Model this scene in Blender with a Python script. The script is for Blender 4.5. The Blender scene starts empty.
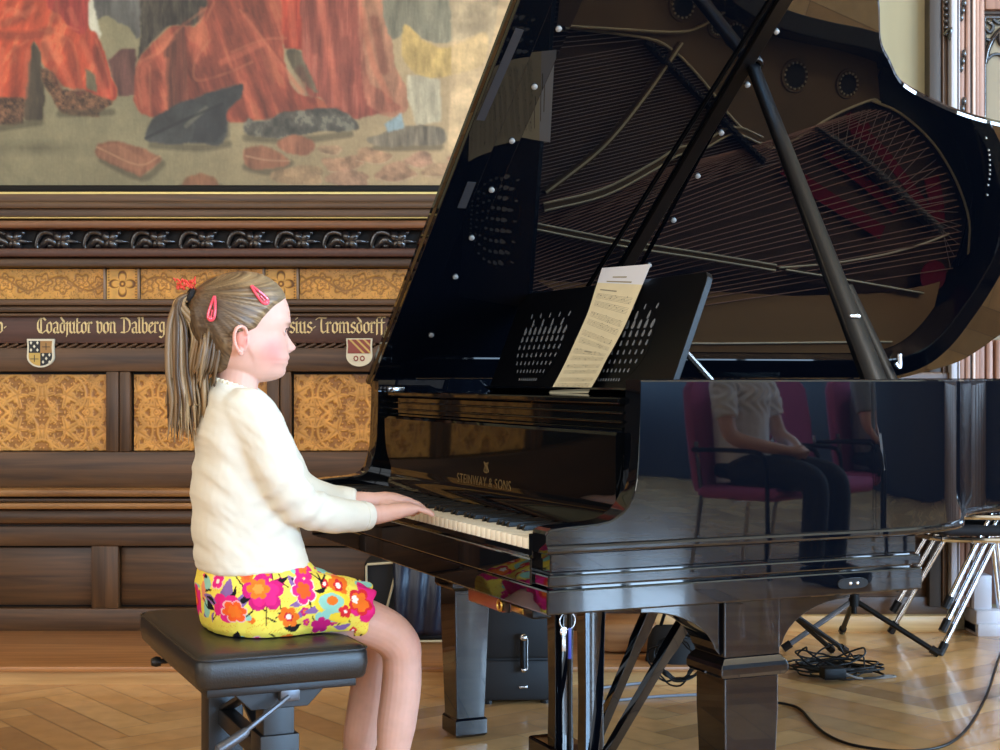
import bpy, bmesh, math, random
import numpy as np
from mathutils import Vector, Matrix, Euler
rnd = random.Random(7)
SC = bpy.context.scene
COL = SC.collection
pi = math.pi

# ------------------------------------------------------------------ camera frame
F, CX, CY, ZC = 1480.0, 500.0, 377.0, 1.04
TH = math.radians(23.7)
CT, ST = math.cos(TH), math.sin(TH)
OX, OY = 0.0867, 2.79            # near front corner of the piano on the floor
W = 1.54                         # width of the piano

def to_world(u, v, z=0.0):
    return Vector((OX + u*CT - v*ST, OY + u*ST + v*CT, z))

def on_v(x, y, v):               # photo point -> (u, z) on the piano plane v
    k = (x - CX)/F
    # ray (k t, t); solve -(X-OX) ST + (Y-OY) CT = v
    t = (v - OX*ST + OY*CT)/(-k*ST + CT)
    X, Y = k*t, t
    return ((X - OX)*CT + (Y - OY)*ST, ZC + (CY - y)/F*t)

def on_y(x, y, Y):               # photo point -> (X, z) on a plane parallel to the back wall
    return ((x - CX)/F*Y, ZC + (CY - y)/F*Y)

def on_z(x, y, z):
    t = (ZC - z)*F/(y - CY)
    return ((x - CX)/F*t, t)

# ------------------------------------------------------------------ colours and materials
def lin(c):
    c = c/255.0
    return c/12.92 if c <= 0.04045 else ((c + 0.055)/1.055)**2.4
def rgb(r, g, b): return (lin(r), lin(g), lin(b), 1.0)

MATS = {}
def new_mat(name):
    m = bpy.data.materials.new(name); m.use_nodes = True
    nt = m.node_tree; b = nt.nodes['Principled BSDF']
    MATS[name] = m
    return m, nt, b

def mat(name, col, rough=0.5, metal=0.0, spec=0.5, ior=None, coat=0.0, noise=0.0, nscale=8.0, bump=0.0, bscale=60.0, emit=None, estr=1.0, stretch=None):
    m, nt, b = new_mat(name)
    c = rgb(*col)
    b.inputs['Base Color'].default_value = c
    b.inputs['Roughness'].default_value = rough
    b.inputs['Metallic'].default_value = metal
    b.inputs['Specular IOR Level'].default_value = spec
    if ior: b.inputs['IOR'].default_value = ior
    if coat:
        b.inputs['Coat Weight'].default_value = coat
        b.inputs['Coat Roughness'].default_value = 0.08
    if emit:
        b.inputs['Emission Color'].default_value = rgb(*emit)
        b.inputs['Emission Strength'].default_value = estr
    if noise or bump:
        tc = nt.nodes.new('ShaderNodeTexCoord'); mp = nt.nodes.new('ShaderNodeMapping')
        nt.links.new(tc.outputs['Object'], mp.inputs['Vector'])
        if stretch: mp.inputs['Scale'].default_value = stretch
    if noise:
        n = nt.nodes.new('ShaderNodeTexNoise'); n.inputs['Scale'].default_value = nscale; n.inputs['Detail'].default_value = 5
        nt.links.new(mp.outputs['Vector'], n.inputs['Vector'])
        r = nt.nodes.new('ShaderNodeValToRGB')
        r.color_ramp.elements[0].position = 0.3; r.color_ramp.elements[1].position = 0.72
        r.color_ramp.elements[0].color = tuple(x*(1 - noise) for x in c[:3]) + (1,)
        r.color_ramp.elements[1].color = tuple(min(1, x*(1 + noise)) for x in c[:3]) + (1,)
        nt.links.new(n.outputs['Fac'], r.inputs['Fac']); nt.links.new(r.outputs['Color'], b.inputs['Base Color'])
    if bump:
        n2 = nt.nodes.new('ShaderNodeTexNoise'); n2.inputs['Scale'].default_value = bscale; n2.inputs['Detail'].default_value = 3
        nt.links.new(mp.outputs['Vector'], n2.inputs['Vector'])
        bp = nt.nodes.new('ShaderNodeBump'); bp.inputs['Strength'].default_value = bump; bp.inputs['Distance'].default_value = 0.002
        nt.links.new(n2.outputs['Fac'], bp.inputs['Height']); nt.links.new(bp.outputs['Normal'], b.inputs['Normal'])
    return m

def wood(name, dark, light, rough=0.4, axis='x', scale=3.0, spec=0.5, coat=0.0):
    m, nt, b = new_mat(name)
    tc = nt.nodes.new('ShaderNodeTexCoord'); mp = nt.nodes.new('ShaderNodeMapping')
    s = {'x': (0.7, 14, 14), 'z': (14, 14, 0.7), 'y': (14, 0.7, 14)}[axis]
    mp.inputs['Scale'].default_value = s
    nt.links.new(tc.outputs['Object'], mp.inputs['Vector'])
    n = nt.nodes.new('ShaderNodeTexNoise'); n.inputs['Scale'].default_value = scale; n.inputs['Detail'].default_value = 7; n.inputs['Distortion'].default_value = 0.6
    nt.links.new(mp.outputs['Vector'], n.inputs['Vector'])
    r = nt.nodes.new('ShaderNodeValToRGB')
    r.color_ramp.elements[0].position = 0.28; r.color_ramp.elements[1].position = 0.75
    r.color_ramp.elements[0].color = rgb(*dark); r.color_ramp.elements[1].color = rgb(*light)
    nt.links.new(n.outputs['Fac'], r.inputs['Fac']); nt.links.new(r.outputs['Color'], b.inputs['Base Color'])
    b.inputs['Roughness'].default_value = rough; b.inputs['Specular IOR Level'].default_value = spec
    if coat: b.inputs['Coat Weight'].default_value = coat; b.inputs['Coat Roughness'].default_value = 0.15
    bp = nt.nodes.new('ShaderNodeBump'); bp.inputs['Strength'].default_value = 0.15; bp.inputs['Distance'].default_value = 0.002
    nt.links.new(n.outputs['Fac'], bp.inputs['Height']); nt.links.new(bp.outputs['Normal'], b.inputs['Normal'])
    return m

def attr_mat(name, attr, rough=0.6, spec=0.4, metal=0.0, sss=0.0, bump=0.0, bscale=120.0, coat=0.0, grain=0.0, sheen=0.0):
    m, nt, b = new_mat(name)
    a = nt.nodes.new('ShaderNodeVertexColor'); a.layer_name = attr
    out = a.outputs['Color']
    tc = nt.nodes.new('ShaderNodeTexCoord')
    if grain:
        n = nt.nodes.new('ShaderNodeTexNoise'); n.inputs['Scale'].default_value = 14; n.inputs['Detail'].default_value = 6
        mp = nt.nodes.new('ShaderNodeMapping'); mp.inputs['Scale'].default_value = (1, 1, 1)
        nt.links.new(tc.outputs['Object'], mp.inputs['Vector']); nt.links.new(mp.outputs['Vector'], n.inputs['Vector'])
        mr = nt.nodes.new('ShaderNodeMapRange'); mr.inputs['From Min'].default_value = 0.3; mr.inputs['From Max'].default_value = 0.7
        mr.inputs['To Min'].default_value = 1 - grain; mr.inputs['To Max'].default_value = 1 + grain
        nt.links.new(n.outputs['Fac'], mr.inputs['Value'])
        mx = nt.nodes.new('ShaderNodeVectorMath'); mx.operation = 'SCALE'
        nt.links.new(out, mx.inputs[0]); nt.links.new(mr.outputs['Result'], mx.inputs['Scale'])
        out = mx.outputs['Vector']
    nt.links.new(out, b.inputs['Base Color'])
    b.inputs['Roughness'].default_value = rough; b.inputs['Specular IOR Level'].default_value = spec; b.inputs['Metallic'].default_value = metal
    if sss:
        b.inputs['Subsurface Weight'].default_value = sss
        b.inputs['Subsurface Radius'].default_value = (0.012, 0.005, 0.003)
        b.inputs['Subsurface Scale'].default_value = 0.5
    if sheen: b.inputs['Sheen Weight'].default_value = sheen
    if coat: b.inputs['Coat Weight'].default_value = coat; b.inputs['Coat Roughness'].default_value = 0.05
    if bump:
        n2 = nt.nodes.new('ShaderNodeTexNoise'); n2.inputs['Scale'].default_value = bscale; n2.inputs['Detail'].default_value = 3
        nt.links.new(tc.outputs['Object'], n2.inputs['Vector'])
        bp = nt.nodes.new('ShaderNodeBump'); bp.inputs['Strength'].default_value = bump; bp.inputs['Distance'].default_value = 0.002
        nt.links.new(n2.outputs['Fac'], bp.inputs['Height']); nt.links.new(bp.outputs['Normal'], b.inputs['Normal'])
    return m

# ------------------------------------------------------------------ mesh collector
class MB:
    def __init__(s): s.v = []; s.f = []; s.m = []; s.k = 0
    def mat(s, k): s.k = k; return s
    def add(s, vs, fs):
        o = len(s.v); s.v += [tuple(p) for p in vs]
        for f in fs: s.f.append([o + i for i in f]); s.m.append(s.k)
        return s
    def box(s, x0, x1, y0, y1, z0, z1):
        vs = [(x0,y0,z0),(x1,y0,z0),(x1,y1,z0),(x0,y1,z0),(x0,y0,z1),(x1,y0,z1),(x1,y1,z1),(x0,y1,z1)]
        return s.add(vs, [(0,3,2,1),(4,5,6,7),(0,1,5,4),(1,2,6,5),(2,3,7,6),(3,0,4,7)])
    def bbox(s, x0, x1, y0, y1, z0, z1, b=0.003):
        # box with chamfered edges (all twelve)
        if x0 > x1: x0, x1 = x1, x0
        if y0 > y1: y0, y1 = y1, y0
        if z0 > z1: z0, z1 = z1, z0
        b = min(b, (x1-x0)*.45, (y1-y0)*.45, (z1-z0)*.45)
        bm = bmesh.new(); bmesh.ops.create_cube(bm, size=1)
        for q in bm.verts: q.co = Vector(((x0+x1)/2 + q.co.x*(x1-x0), (y0+y1)/2 + q.co.y*(y1-y0), (z0+z1)/2 + q.co.z*(z1-z0)))
        bmesh.ops.bevel(bm, geom=bm.edges[:], offset=b, segments=2, affect='EDGES', profile=0.5)
        return s.bm(bm)
    def bm(s, bm, M=None):
        bm.verts.index_update()
        vs = [tuple(M @ q.co) if M else tuple(q.co) for q in bm.verts]
        s.add(vs, [[q.index for q in f.verts] for f in bm.faces]); bm.free(); return s
    def prism(s, poly, A, B):
        # poly: list of 2D points; A, B map (a, b) to the two end caps
        n = len(poly)
        vs = [A(*p) for p in poly] + [B(*p) for p in poly]
        fs = [list(range(n))[::-1], list(range(n, 2*n))] + [(i, (i+1) % n, n + (i+1) % n, n + i) for i in range(n)]
        return s.add(vs, fs)
    def loft(s, rings, closed=True, caps=True):
        n = len(rings[0]); vs = [p for r in rings for p in r]; fs = []
        for i in range(len(rings) - 1):
            for j in range(n if closed else n - 1):
                a, b = i*n + j, i*n + (j+1) % n
                fs.append((a, b, b + n, a + n))
        if caps and closed:
            fs.append(list(range(n))[::-1]); fs.append([(len(rings)-1)*n + j for j in range(n)])
        return s.add(vs, fs)
    def tube(s, pts, r, n=8, caps=True, sq=None):
        pts = [Vector(p) for p in pts]; N = len(pts)
        rs = r if isinstance(r, (list, tuple)) else [r]*N
        T = []
        for i in range(N):
            d = (pts[min(i+1, N-1)] - pts[max(i-1, 0)])
            T.append(d.normalized() if d.length > 1e-9 else Vector((0, 0, 1)))
        up = Vector((0, 0, 1)) if abs(T[0].z) < 0.9 else Vector((0, 1, 0))
        nrm = (up - T[0]*up.dot(T[0])).normalized(); rings = []
        for i in range(N):
            nrm = (nrm - T[i]*nrm.dot(T[i]))
            if nrm.length < 1e-6: nrm = T[i].orthogonal()
            nrm.normalize(); bn = T[i].cross(nrm)
            ry = rs[i]*(sq if sq else 1)
            rings.append([tuple(pts[i] + nrm*(math.cos(2*pi*k/n)*rs[i]) + bn*(math.sin(2*pi*k/n)*ry)) for k in range(n)])
        return s.loft(rings, True, caps)
    def ell(s, c, rx, ry, rz, R=None, n=16, m=10):
        rings = []
        for i in range(1, m):
            t = pi*i/m
            ring = []
            for k in range(n):
                p = Vector((rx*math.sin(t)*math.cos(2*pi*k/n), ry*math.sin(t)*math.sin(2*pi*k/n), rz*math.cos(t)))
                if R: p = R @ p
                ring.append(tuple(Vector(c) + p))
            rings.append(ring[::-1])
        o = len(s.v)
        s.loft(rings, True, True)
        return s
    def lathe(s, prof, c=(0, 0, 0), n=24, M=None):
        rings = []
        for r, z in prof:
            ring = [Vector((r*math.cos(2*pi*k/n), r*math.sin(2*pi*k/n), z)) for k in range(n)]
            rings.append([tuple(Vector(c) + ((M @ p) if M else p)) for p in ring])
        return s.loft(rings, True, True)
    def torus(s, c, R, r, M=None, n=24, m=8, arc=2*pi):
        rings = []
        full = abs(arc - 2*pi) < 1e-6
        N = n if full else n + 1
        for i in range(N):
            a = arc*i/n
            ring = []
            for k in range(m):
                b = 2*pi*k/m
                p = Vector(((R + r*math.cos(b))*math.cos(a), (R + r*math.cos(b))*math.sin(a), r*math.sin(b)))
                ring.append(tuple(Vector(c) + ((M @ p) if M else p)))
            rings.append(ring)
        if full: rings.append(rings[0])
        return s.loft(rings, True, not full)
    def mesh(s, name, mats, sharp=35, smooth=True):
        me = bpy.data.meshes.new(name)
        me.from_pydata(s.v, [], s.f); me.update()
        mats = mats if isinstance(mats, (list, tuple)) else [mats]
        for q in mats: me.materials.append(q)
        me.polygons.foreach_set('material_index', s.m)
        bm = bmesh.new(); bm.from_mesh(me); bmesh.ops.recalc_face_normals(bm, faces=bm.faces[:]); bm.to_mesh(me); bm.free()
        if smooth:
            me.polygons.foreach_set('use_smooth', [True]*len(me.polygons))
            if sharp < 180: me.set_sharp_from_angle(angle=math.radians(sharp))
        return me
    def build(s, name, mats, parent=None, sharp=35, smooth=True, bevel=0.0, loc=None, rotz=0.0):
        return link(name, s.mesh(name, mats, sharp, smooth), parent, bevel, loc, rotz)

def link(name, me, parent=None, bevel=0.0, loc=None, rotz=0.0):
    o = bpy.data.objects.new(name, me); COL.objects.link(o)
    if parent: o.parent = parent
    if loc is not None: o.location = loc
    o.rotation_euler = (0, 0, rotz)
    if bevel:
        b = o.modifiers.new('edge', 'BEVEL'); b.width = bevel; b.segments = 2; b.limit_method = 'ANGLE'; b.angle_limit = math.radians(40)
        b.harden_normals = True
    return o

def tag(o, label, cat, group=None):
    o['label'] = label; o['category'] = cat
    if group: o['group'] = group
    return o
def thing(name, label, cat, loc=(0, 0, 0), rotz=0.0, group=None):
    o = bpy.data.objects.new(name, None); COL.objects.link(o)
    o.empty_display_size = 0.1
    o.location = loc; o.rotation_euler = (0, 0, rotz)
    return tag(o, label, cat, group)
def struct(o): o['kind'] = 'structure'; return o
def stuff(o): o['kind'] = 'stuff'; return o

def spline(pts, per=8, closed=False):
    P = [Vector(p) for p in pts]; n = len(P); out = []
    rng = range(n if closed else n - 1)
    for i in rng:
        p0 = P[(i-1) % n] if closed or i > 0 else P[0]*2 - P[1]
        p1 = P[i]; p2 = P[(i+1) % n]
        p3 = P[(i+2) % n] if closed or i + 2 < n else P[-1]*2 - P[-2]
        for k in range(per):
            t = k/per
            out.append(0.5*((2*p1) + (p2 - p0)*t + (2*p0 - 5*p1 + 4*p2 - p3)*t*t + (3*p1 - p0 - 3*p2 + p3)*t**3))
    if not closed: out.append(P[-1])
    return out

def lerp_tab(tab, x):
    if x <= tab[0][0]: return tab[0][1:]
    for a, b in zip(tab, tab[1:]):
        if x <= b[0]:
            t = (x - a[0])/(b[0] - a[0])
            return tuple(p + (q - p)*t for p, q in zip(a[1:], b[1:]))
    return tab[-1][1:]

# numpy helpers
def vnoise(x, y, seed=0):
    xi = np.floor(x).astype(np.int64); yi = np.floor(y).astype(np.int64); fx = x - xi; fy = y - yi
    def h(a, b):
        n = (a*374761393 + b*668265263 + seed*974711) & 0x7fffffff
        n = ((n ^ (n >> 13))*1274126177) & 0x7fffffff
        return ((n ^ (n >> 16)) & 0xffff)/65535.0
    sx = fx*fx*(3 - 2*fx); sy = fy*fy*(3 - 2*fy)
    return (h(xi, yi)*(1-sx) + h(xi+1, yi)*sx)*(1-sy) + (h(xi, yi+1)*(1-sx) + h(xi+1, yi+1)*sx)*sy
def fbm(x, y, seed=0, oct=4):
    s = 0; a = 0.5; t = 0
    for i in range(oct):
        s = s + a*vnoise(x*2**i, y*2**i, seed + i); t += a; a *= 0.55
    return s/t
def in_poly(x, y, poly):
    ins = np.zeros(x.shape, bool); n = len(poly)
    for i in range(n):
        x0, y0 = poly[i]; x1, y1 = poly[(i+1) % n]
        c = ((y0 > y) != (y1 > y)) & (x < (x1 - x0)*(y - y0)/((y1 - y0) + 1e-12) + x0)
        ins ^= c
    return ins
def srgb(c):
    c = np.asarray(c, float)/255.0
    return np.where(c <= 0.04045, c/12.92, ((c + 0.055)/1.055)**2.4)
def set_col(me, name, arr):                      # arr: (nverts, 3) in 0..255 display colour
    a = me.color_attributes.new(name, 'FLOAT_COLOR', 'POINT')
    full = np.ones((len(me.vertices), 4)); full[:, :3] = srgb(np.clip(arr, 0, 255))
    a.data.foreach_set('color', full.ravel())
def coords(me):
    c = np.empty(len(me.vertices)*3); me.vertices.foreach_get('co', c); return c.reshape(-1, 3)
def norms(me):
    c = np.empty(len(me.vertices)*3); me.vertices.foreach_get('normal', c); return c.reshape(-1, 3)

def remesh(mb, voxel, smooth=3, fac=0.5, name='body'):
    me = mb.mesh('tmp', [], 180)
    o = bpy.data.objects.new('tmp', me); COL.objects.link(o)
    r = o.modifiers.new('r', 'REMESH'); r.mode = 'VOXEL'; r.voxel_size = voxel; r.use_smooth_shade = True
    if smooth:
        q = o.modifiers.new('s', 'SMOOTH'); q.iterations = smooth; q.factor = fac
    dg = bpy.context.evaluated_depsgraph_get(); dg.update()
    out = bpy.data.meshes.new_from_object(o.evaluated_get(dg)); out.name = name
    bpy.data.objects.remove(o); bpy.data.meshes.remove(me)
    out.polygons.foreach_set('use_smooth', [True]*len(out.polygons))
    return out
def ring_e(c, a, b, n=28, e=2.0, tilt=0.0):       # ellipse ring in (u, v) at height z; a along u, b along v
    out = []
    for k in range(n):
        t = 2*pi*k/n; cs, sn = math.cos(t), math.sin(t)
        x = a*math.copysign(abs(cs)**(2/e), cs); y = b*math.copysign(abs(sn)**(2/e), sn)
        out.append((c[0] + x, c[1] + y, c[2] + tilt*x))
    return out
E_RIGHT, E_REAR, E_LEFTFILL = 700.0, 160.0, 120.0
LAMPS = ((-2.8, 2.4, 70), (-2.5, -2.0, 50))
EXPO = 0.03
# ------------------------------------------------------------------ materials of the room
M_WOOD = wood('wainscot_wood', (56, 36, 21), (106, 73, 43), 0.42, 'x', 3.0)
M_WOODV = wood('wainscot_wood_upright', (58, 38, 23), (106, 74, 46), 0.42, 'z', 3.0)
M_WOODL = wood('wainscot_wood_light', (120, 80, 42), (184, 134, 78), 0.4, 'x', 3.0)
M_WOODR = wood('inscription_board_wood', (68, 41, 31), (94, 58, 46), 0.45, 'x', 3.0)
M_WOODO = wood('orange_brown_wood', (96, 60, 36), (140, 92, 58), 0.38, 'x', 3.0)
M_STEP = wood('step_wood', (144, 94, 54), (192, 136, 84), 0.35, 'x', 2.5)
M_RISER = wood('riser_wood', (186, 140, 84), (226, 184, 124), 0.4, 'x', 2.5)
M_DARKGAP = mat('dark_gap', (24, 17, 12), 0.7)
M_GOLDLINE = mat('gilded_line', (186, 164, 104), 0.35, 0.3)
M_CARVE = mat('carved_dark_wood', (46, 42, 42), 0.16, spec=1.0)
M_PLASTER = mat('beige_plaster', (160, 150, 118), 0.8, noise=0.10, nscale=3.0, stretch=(2, 2, 0.4))
M_PLASTER2 = mat('warm_room_plaster', (120, 112, 104), 0.85, noise=0.06, nscale=1.5)
M_CEIL = mat('ceiling_paint', (196, 180, 150), 0.85)
M_SALMON = wood('door_salmon_wood', (128, 92, 76), (178, 138, 118), 0.4, 'z', 2.5)
M_DOORF = mat('door_field', (150, 140, 118), 0.6, noise=0.06, nscale=4)
M_STILE = mat('dark_door_stile', (58, 49, 42), 0.5)
M_PALEWOOD = mat('pale_painted_moulding', (188, 188, 196), 0.35)

YW, YR = 5.73, 6.08
def P(x, y, Y=None): return on_y(x, y, Y or YW)

# ------------------------------------------------------------------ floor: herringbone oak
def build_floor():
    L, w = 0.56, 0.112
    mb = MB(); cols = []
    ca, sa = math.cos(math.radians(38)), math.sin(math.radians(38))
    g = 0.0012
    R = 11.5
    def quad(x0, y0, x1, y1):
        cxx, cyy = (x0+x1)/2, (y0+y1)/2
        X = cxx*ca - cyy*sa; Y = cxx*sa + cyy*ca
        if not (-6.2 < X - 0 < 10.4 and -6.3 < Y < 6.5): return
        q = []
        for (a, b) in ((x0+g, y0+g), (x1-g, y0+g), (x1-g, y1-g), (x0+g, y1-g)):
            q.append((a*ca - b*sa, a*sa + b*ca, 0.0))
        mb.add(q, [(0, 1, 2, 3)])
        t = rnd.random(); base = np.array((194, 144, 90))*(1-t) + np.array((224, 178, 118))*t
        if rnd.random() < 0.15: base = base*0.88
        cols.extend([base + rnd.uniform(-5, 5)]*4)
    N = int(R/w)
    for i in range(-2*N, 2*N):
        for j in range(-14, 15):
            ox, oy = i*w + j*L, i*w - j*L
            if abs(ox) > 13 or abs(oy) > 13: continue
            quad(ox, oy, ox + L, oy + w)
            quad(ox, oy + w, ox + w, oy + w + L)
    # the dark subfloor that shows in the joints
    me = mb.mesh('floor', [M_FLOOR], 180, False)
    set_col(me, 'plank', np.array(cols))
    o = struct(link('floor', me))
    s = MB(); s.box(-5.6, 10.6, -6.3, 6.3, -0.08, -0.001)
    struct(s.build('subfloor', mat('floor_joint', (112, 84, 56), 0.6), o))
M_FLOOR = attr_mat('oak_herringbone', 'plank', rough=0.20, spec=0.5, grain=0.10, coat=0.28)
build_floor()

# ------------------------------------------------------------------ shell
mb = MB(); mb.box(-5.6, 10.6, 6.10, 6.30, 0, 5.5); struct(mb.build('wall_back', M_PLASTER))
mb = MB(); mb.box(-5.8, 10.8, -6.4, 6.3, 5.5, 5.65); struct(mb.build('ceiling', M_CEIL))
WIN_X = [(-4.0, -1.9), (0.2, 2.4), (4.6, 7.0)]   # low left wall of the hall behind the audience: windows
def window_wall(name, spans, lo, hi, sill, head, mk, m):
    mb = MB(); edges = [lo] + [q for s_ in spans for q in s_] + [hi]
    for a, b in zip(edges[0::2], edges[1::2]): mk(mb, a, b, 0, 5.5)
    for a, b in spans: mk(mb, a, b, 0, sill); mk(mb, a, b, head, 5.5)
    return struct(mb.build(name, m))
SPY = [(-6.0, -4.3), (-2.6, -0.7), (0.9, 2.8), (3.8, 5.5)]
SPX = [(-4.2, -2.2), (-0.8, 1.2), (3.2, 5.2), (6.2, 7.9), (8.5, 10.3)]
window_wall('wall_right', SPY, -6.4, 6.3, 1.12, 4.6, lambda mb, a, b, z0, z1: mb.box(10.5, 10.8, a, b, z0, z1), M_PLASTER2)
window_wall('wall_rear', SPX, -5.8, 10.8, 1.1, 4.6, lambda mb, a, b, z0, z1: mb.box(a, b, -6.4, -6.2, z0, z1), M_PLASTER2)
M_DADO = mat('hall_dado', (44, 48, 60), 0.5)
mb = MB(); mb.bbox(10.44, 10.5, -6.2, 6.1, 0, 1.10, .01); struct(mb.build('trim_4', M_DADO))
mb = MB(); mb.bbox(-5.6, 10.44, -6.2, -6.14, 0, 1.06, .01); struct(mb.build('trim_5', M_DADO))
SPL = [(-4.4, -2.4), (-0.8, 1.2)]
window_wall('wall_left', SPL, -6.4, 6.3, 1.12, 4.6, lambda mb, a, b, z0, z1: mb.box(-5.8, -5.6, a, b, z0, z1), M_PLASTER2)
M_SASH = mat('white_window_sash', (190, 180, 165), 0.5)
M_PANE, _nt, _b = new_mat('window_pane')
_b.inputs['Base Color'].default_value = (1, 1, 1, 1); _b.inputs['Roughness'].default_value = 0.0
_b.inputs['Transmission Weight'].default_value = 1.0; _b.inputs['IOR'].default_value = 1.0; _b.inputs['Specular IOR Level'].default_value = 0.0
def area(name, loc, rot, sx, sy, power, col, spread=180):
    l = bpy.data.lights.new(name, 'AREA'); l.shape = 'RECTANGLE'; l.size = sx; l.size_y = sy; l.energy = power; l.color = col
    l.spread = math.radians(spread)
    o = bpy.data.objects.new(name, l); COL.objects.link(o); o.location = loc; o.rotation_euler = rot
    return o
nwin = 0
for a, b in SPY:
    nwin += 1; mb = MB()
    for y in (a, b - 0.07, (a+b)/2 - 0.035): mb.box(10.56, 10.64, y, y + 0.07, 1.12, 4.6)
    for z in (1.12, 2.0, 2.9, 3.7, 4.53): mb.box(10.565, 10.635, a + .07, b - .07, z, z + 0.07)
    struct(mb.build('window_%d' % nwin, M_SASH))
    area('daylight_fill', (10.9, (a+b)/2, 2.86), (0, pi/2, 0), 3.48, b - a, E_RIGHT, (0.50, 0.73, 1.0))
for a, b in SPL:  # invented left windows, added as warm fill for girl and sheet
    nwin += 1; mb = MB()
    for y in (a, b - 0.07, (a+b)/2 - 0.035): mb.box(-5.74, -5.66, y, y + 0.07, 1.12, 4.6)
    for z in (1.12, 2.0, 2.9, 3.7, 4.53): mb.box(-5.735, -5.665, a + .07, b - .07, z, z + 0.07)
    struct(mb.build('window_%d' % nwin, M_SASH))
    area('daylight_fill', (-6.0, (a+b)/2, 2.86), (0, -pi/2, 0), 3.48, b - a, E_LEFTFILL, (1.0, 0.93, 0.80))
for a, b in SPX:
    nwin += 1; mb = MB()
    for x in (a, b - 0.07, (a+b)/2 - 0.035): mb.box(x, x + 0.07, -6.33, -6.25, 1.1, 4.6)
    for z in (1.1, 2.2, 3.3, 4.53): mb.box(a + .07, b - .07, -6.325, -6.255, z, z + 0.07)
    struct(mb.build('window_%d' % nwin, M_SASH))
    area('daylight_fill', ((a+b)/2, -6.5, 2.85), (pi/2, 0, 0), b - a, 3.4, E_REAR*(5.5 if a > 6 else 1), (0.34, 0.62, 1.0) if a > 6 else (0.88, 0.94, 1.0))

# ------------------------------------------------------------------ wainscot, left of and behind the piano
XL, XR = -4.8, 0.93
def strip(mb, y0, y1, proud, x0=None, x1=None, b=0.003, back=0.03):
    z1, z0 = P(0, y0)[1], P(0, y1)[1]
    X0 = XL if x0 is None else P(x0, 0)[0]; X1 = XR if x1 is None else P(x1, 0)[0]
    mb.bbox(X0, X1, YW - proud, YW + back, z0, z1, b)
M_LIST = [M_WOOD, M_WOODL, M_WOODO, M_WOODR, M_GOLDLINE, M_DARKGAP, M_WOODV]
mb = MB()
mb.box(XL, XR, YW + 0.02, 6.10, 0.0, P(0, 188)[1])           # backing behind every panel
wains = struct(mb.build('trim_1', [M_DARKGAP], None))
mb = MB()                                                     # cornice below the painting
mb.mat(0); strip(mb, 197, 205, 0.10)
mb.mat(0); strip(mb, 205, 212, 0.115, b=0.008)
mb.mat(0); strip(mb, 212, 219.5, 0.10)
mb.mat(4); strip(mb, 220, 221.6, 0.112)
mb.mat(2); strip(mb, 223, 231, 0.108, b=0.01)
mb.mat(5); strip(mb, 231, 250, 0.02)
mb.mat(3); strip(mb, 250, 258.5, 0.085, b=0.01)
mb.mat(0); strip(mb, 259.5, 268, 0.06, b=0.006)
mb.build('cornice', M_LIST, wains)
mb = MB()                                                     # rails and stiles
mb.mat(0); strip(mb, 300, 306, 0.055); strip(mb, 306.5, 313, 0.045, b=0.008)
mb.mat(0); strip(mb, 314, 317, 0.05)
mb.mat(0); strip(mb, 348, 371.5, 0.035)
mb.mat(0); strip(mb, 451.5, 487, 0.03)
mb.mat(6)
for xc in [-199, -39, 121, 281, 441, 601]:
    strip(mb, 371.5, 451.5, 0.032, xc - 13, xc - 0.4, b=0.004); strip(mb, 371.5, 451.5, 0.032, xc + 0.4, xc + 11, b=0.004)
mb.build('rails', M_LIST, wains)
mb = MB(); mb.mat(0); strip(mb, 316.5, 343.5, 0.028); mb.build('inscription_board', [M_WOODR], wains)
mb = MB()                                                     # twisted rope moulding
z = P(0, 346)[1]; n = 150
for i in range(n):
    x = XL + (XR - XL)*i/n; d = (XR - XL)/n
    mb.tube([(x, YW - 0.03, z - 0.008), (x + d*1.1, YW - 0.034, z + 0.008)], 0.006, 6)
mb.build('rope_moulding', [M_WOOD], wains)
mb = MB()                                                     # ledge
mb.mat(1); strip(mb, 487, 494.5, 0.12, b=0.008)
mb.mat(0); strip(mb, 496.5, 500, 0.10)
mb.mat(1); strip(mb, 500.5, 507, 0.105, b=0.008)
mb.mat(0); strip(mb, 507.5, 523, 0.075, b=0.022)
mb.mat(5); strip(mb, 494, 525, 0.05)
mb.build('ledge', M_LIST, wains)
mb = MB()
mb.mat(0); strip(mb, 525, 545, 0.035)
mb.mat(0); strip(mb, 607, 632, 0.04)
mb.mat(6)
for xc in [-213, -53, 107, 267, 427, 587]:
    strip(mb, 545, 607, 0.034, xc - 13.5, xc + 13.5, b=0.004)
mb.build('lower_rails', M_LIST, wains)
for xc in [-133, 27, 187, 347, 507, 667]:
    mb = MB(); strip(mb, 547, 605, 0.004, xc - 66, xc + 66, b=0.006); mb.build('lower_panel', [M_WOOD], wains)

# unseen dark panelling right of the door, added to darken the case's reflections
mb = MB(); mb.bbox(2.75, 10.44, 6.0, 6.1, 0, 4.2, .01)
for k in range(8):
    for z0, z1 in ((.15, 1.0), (1.2, 2.6), (2.8, 4.0)): mb.bbox(2.85 + k*.95, 3.7 + k*.95, 5.975, 6.01, z0, z1, .015)
struct(mb.build('trim_6', [M_WOODV]))
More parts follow.
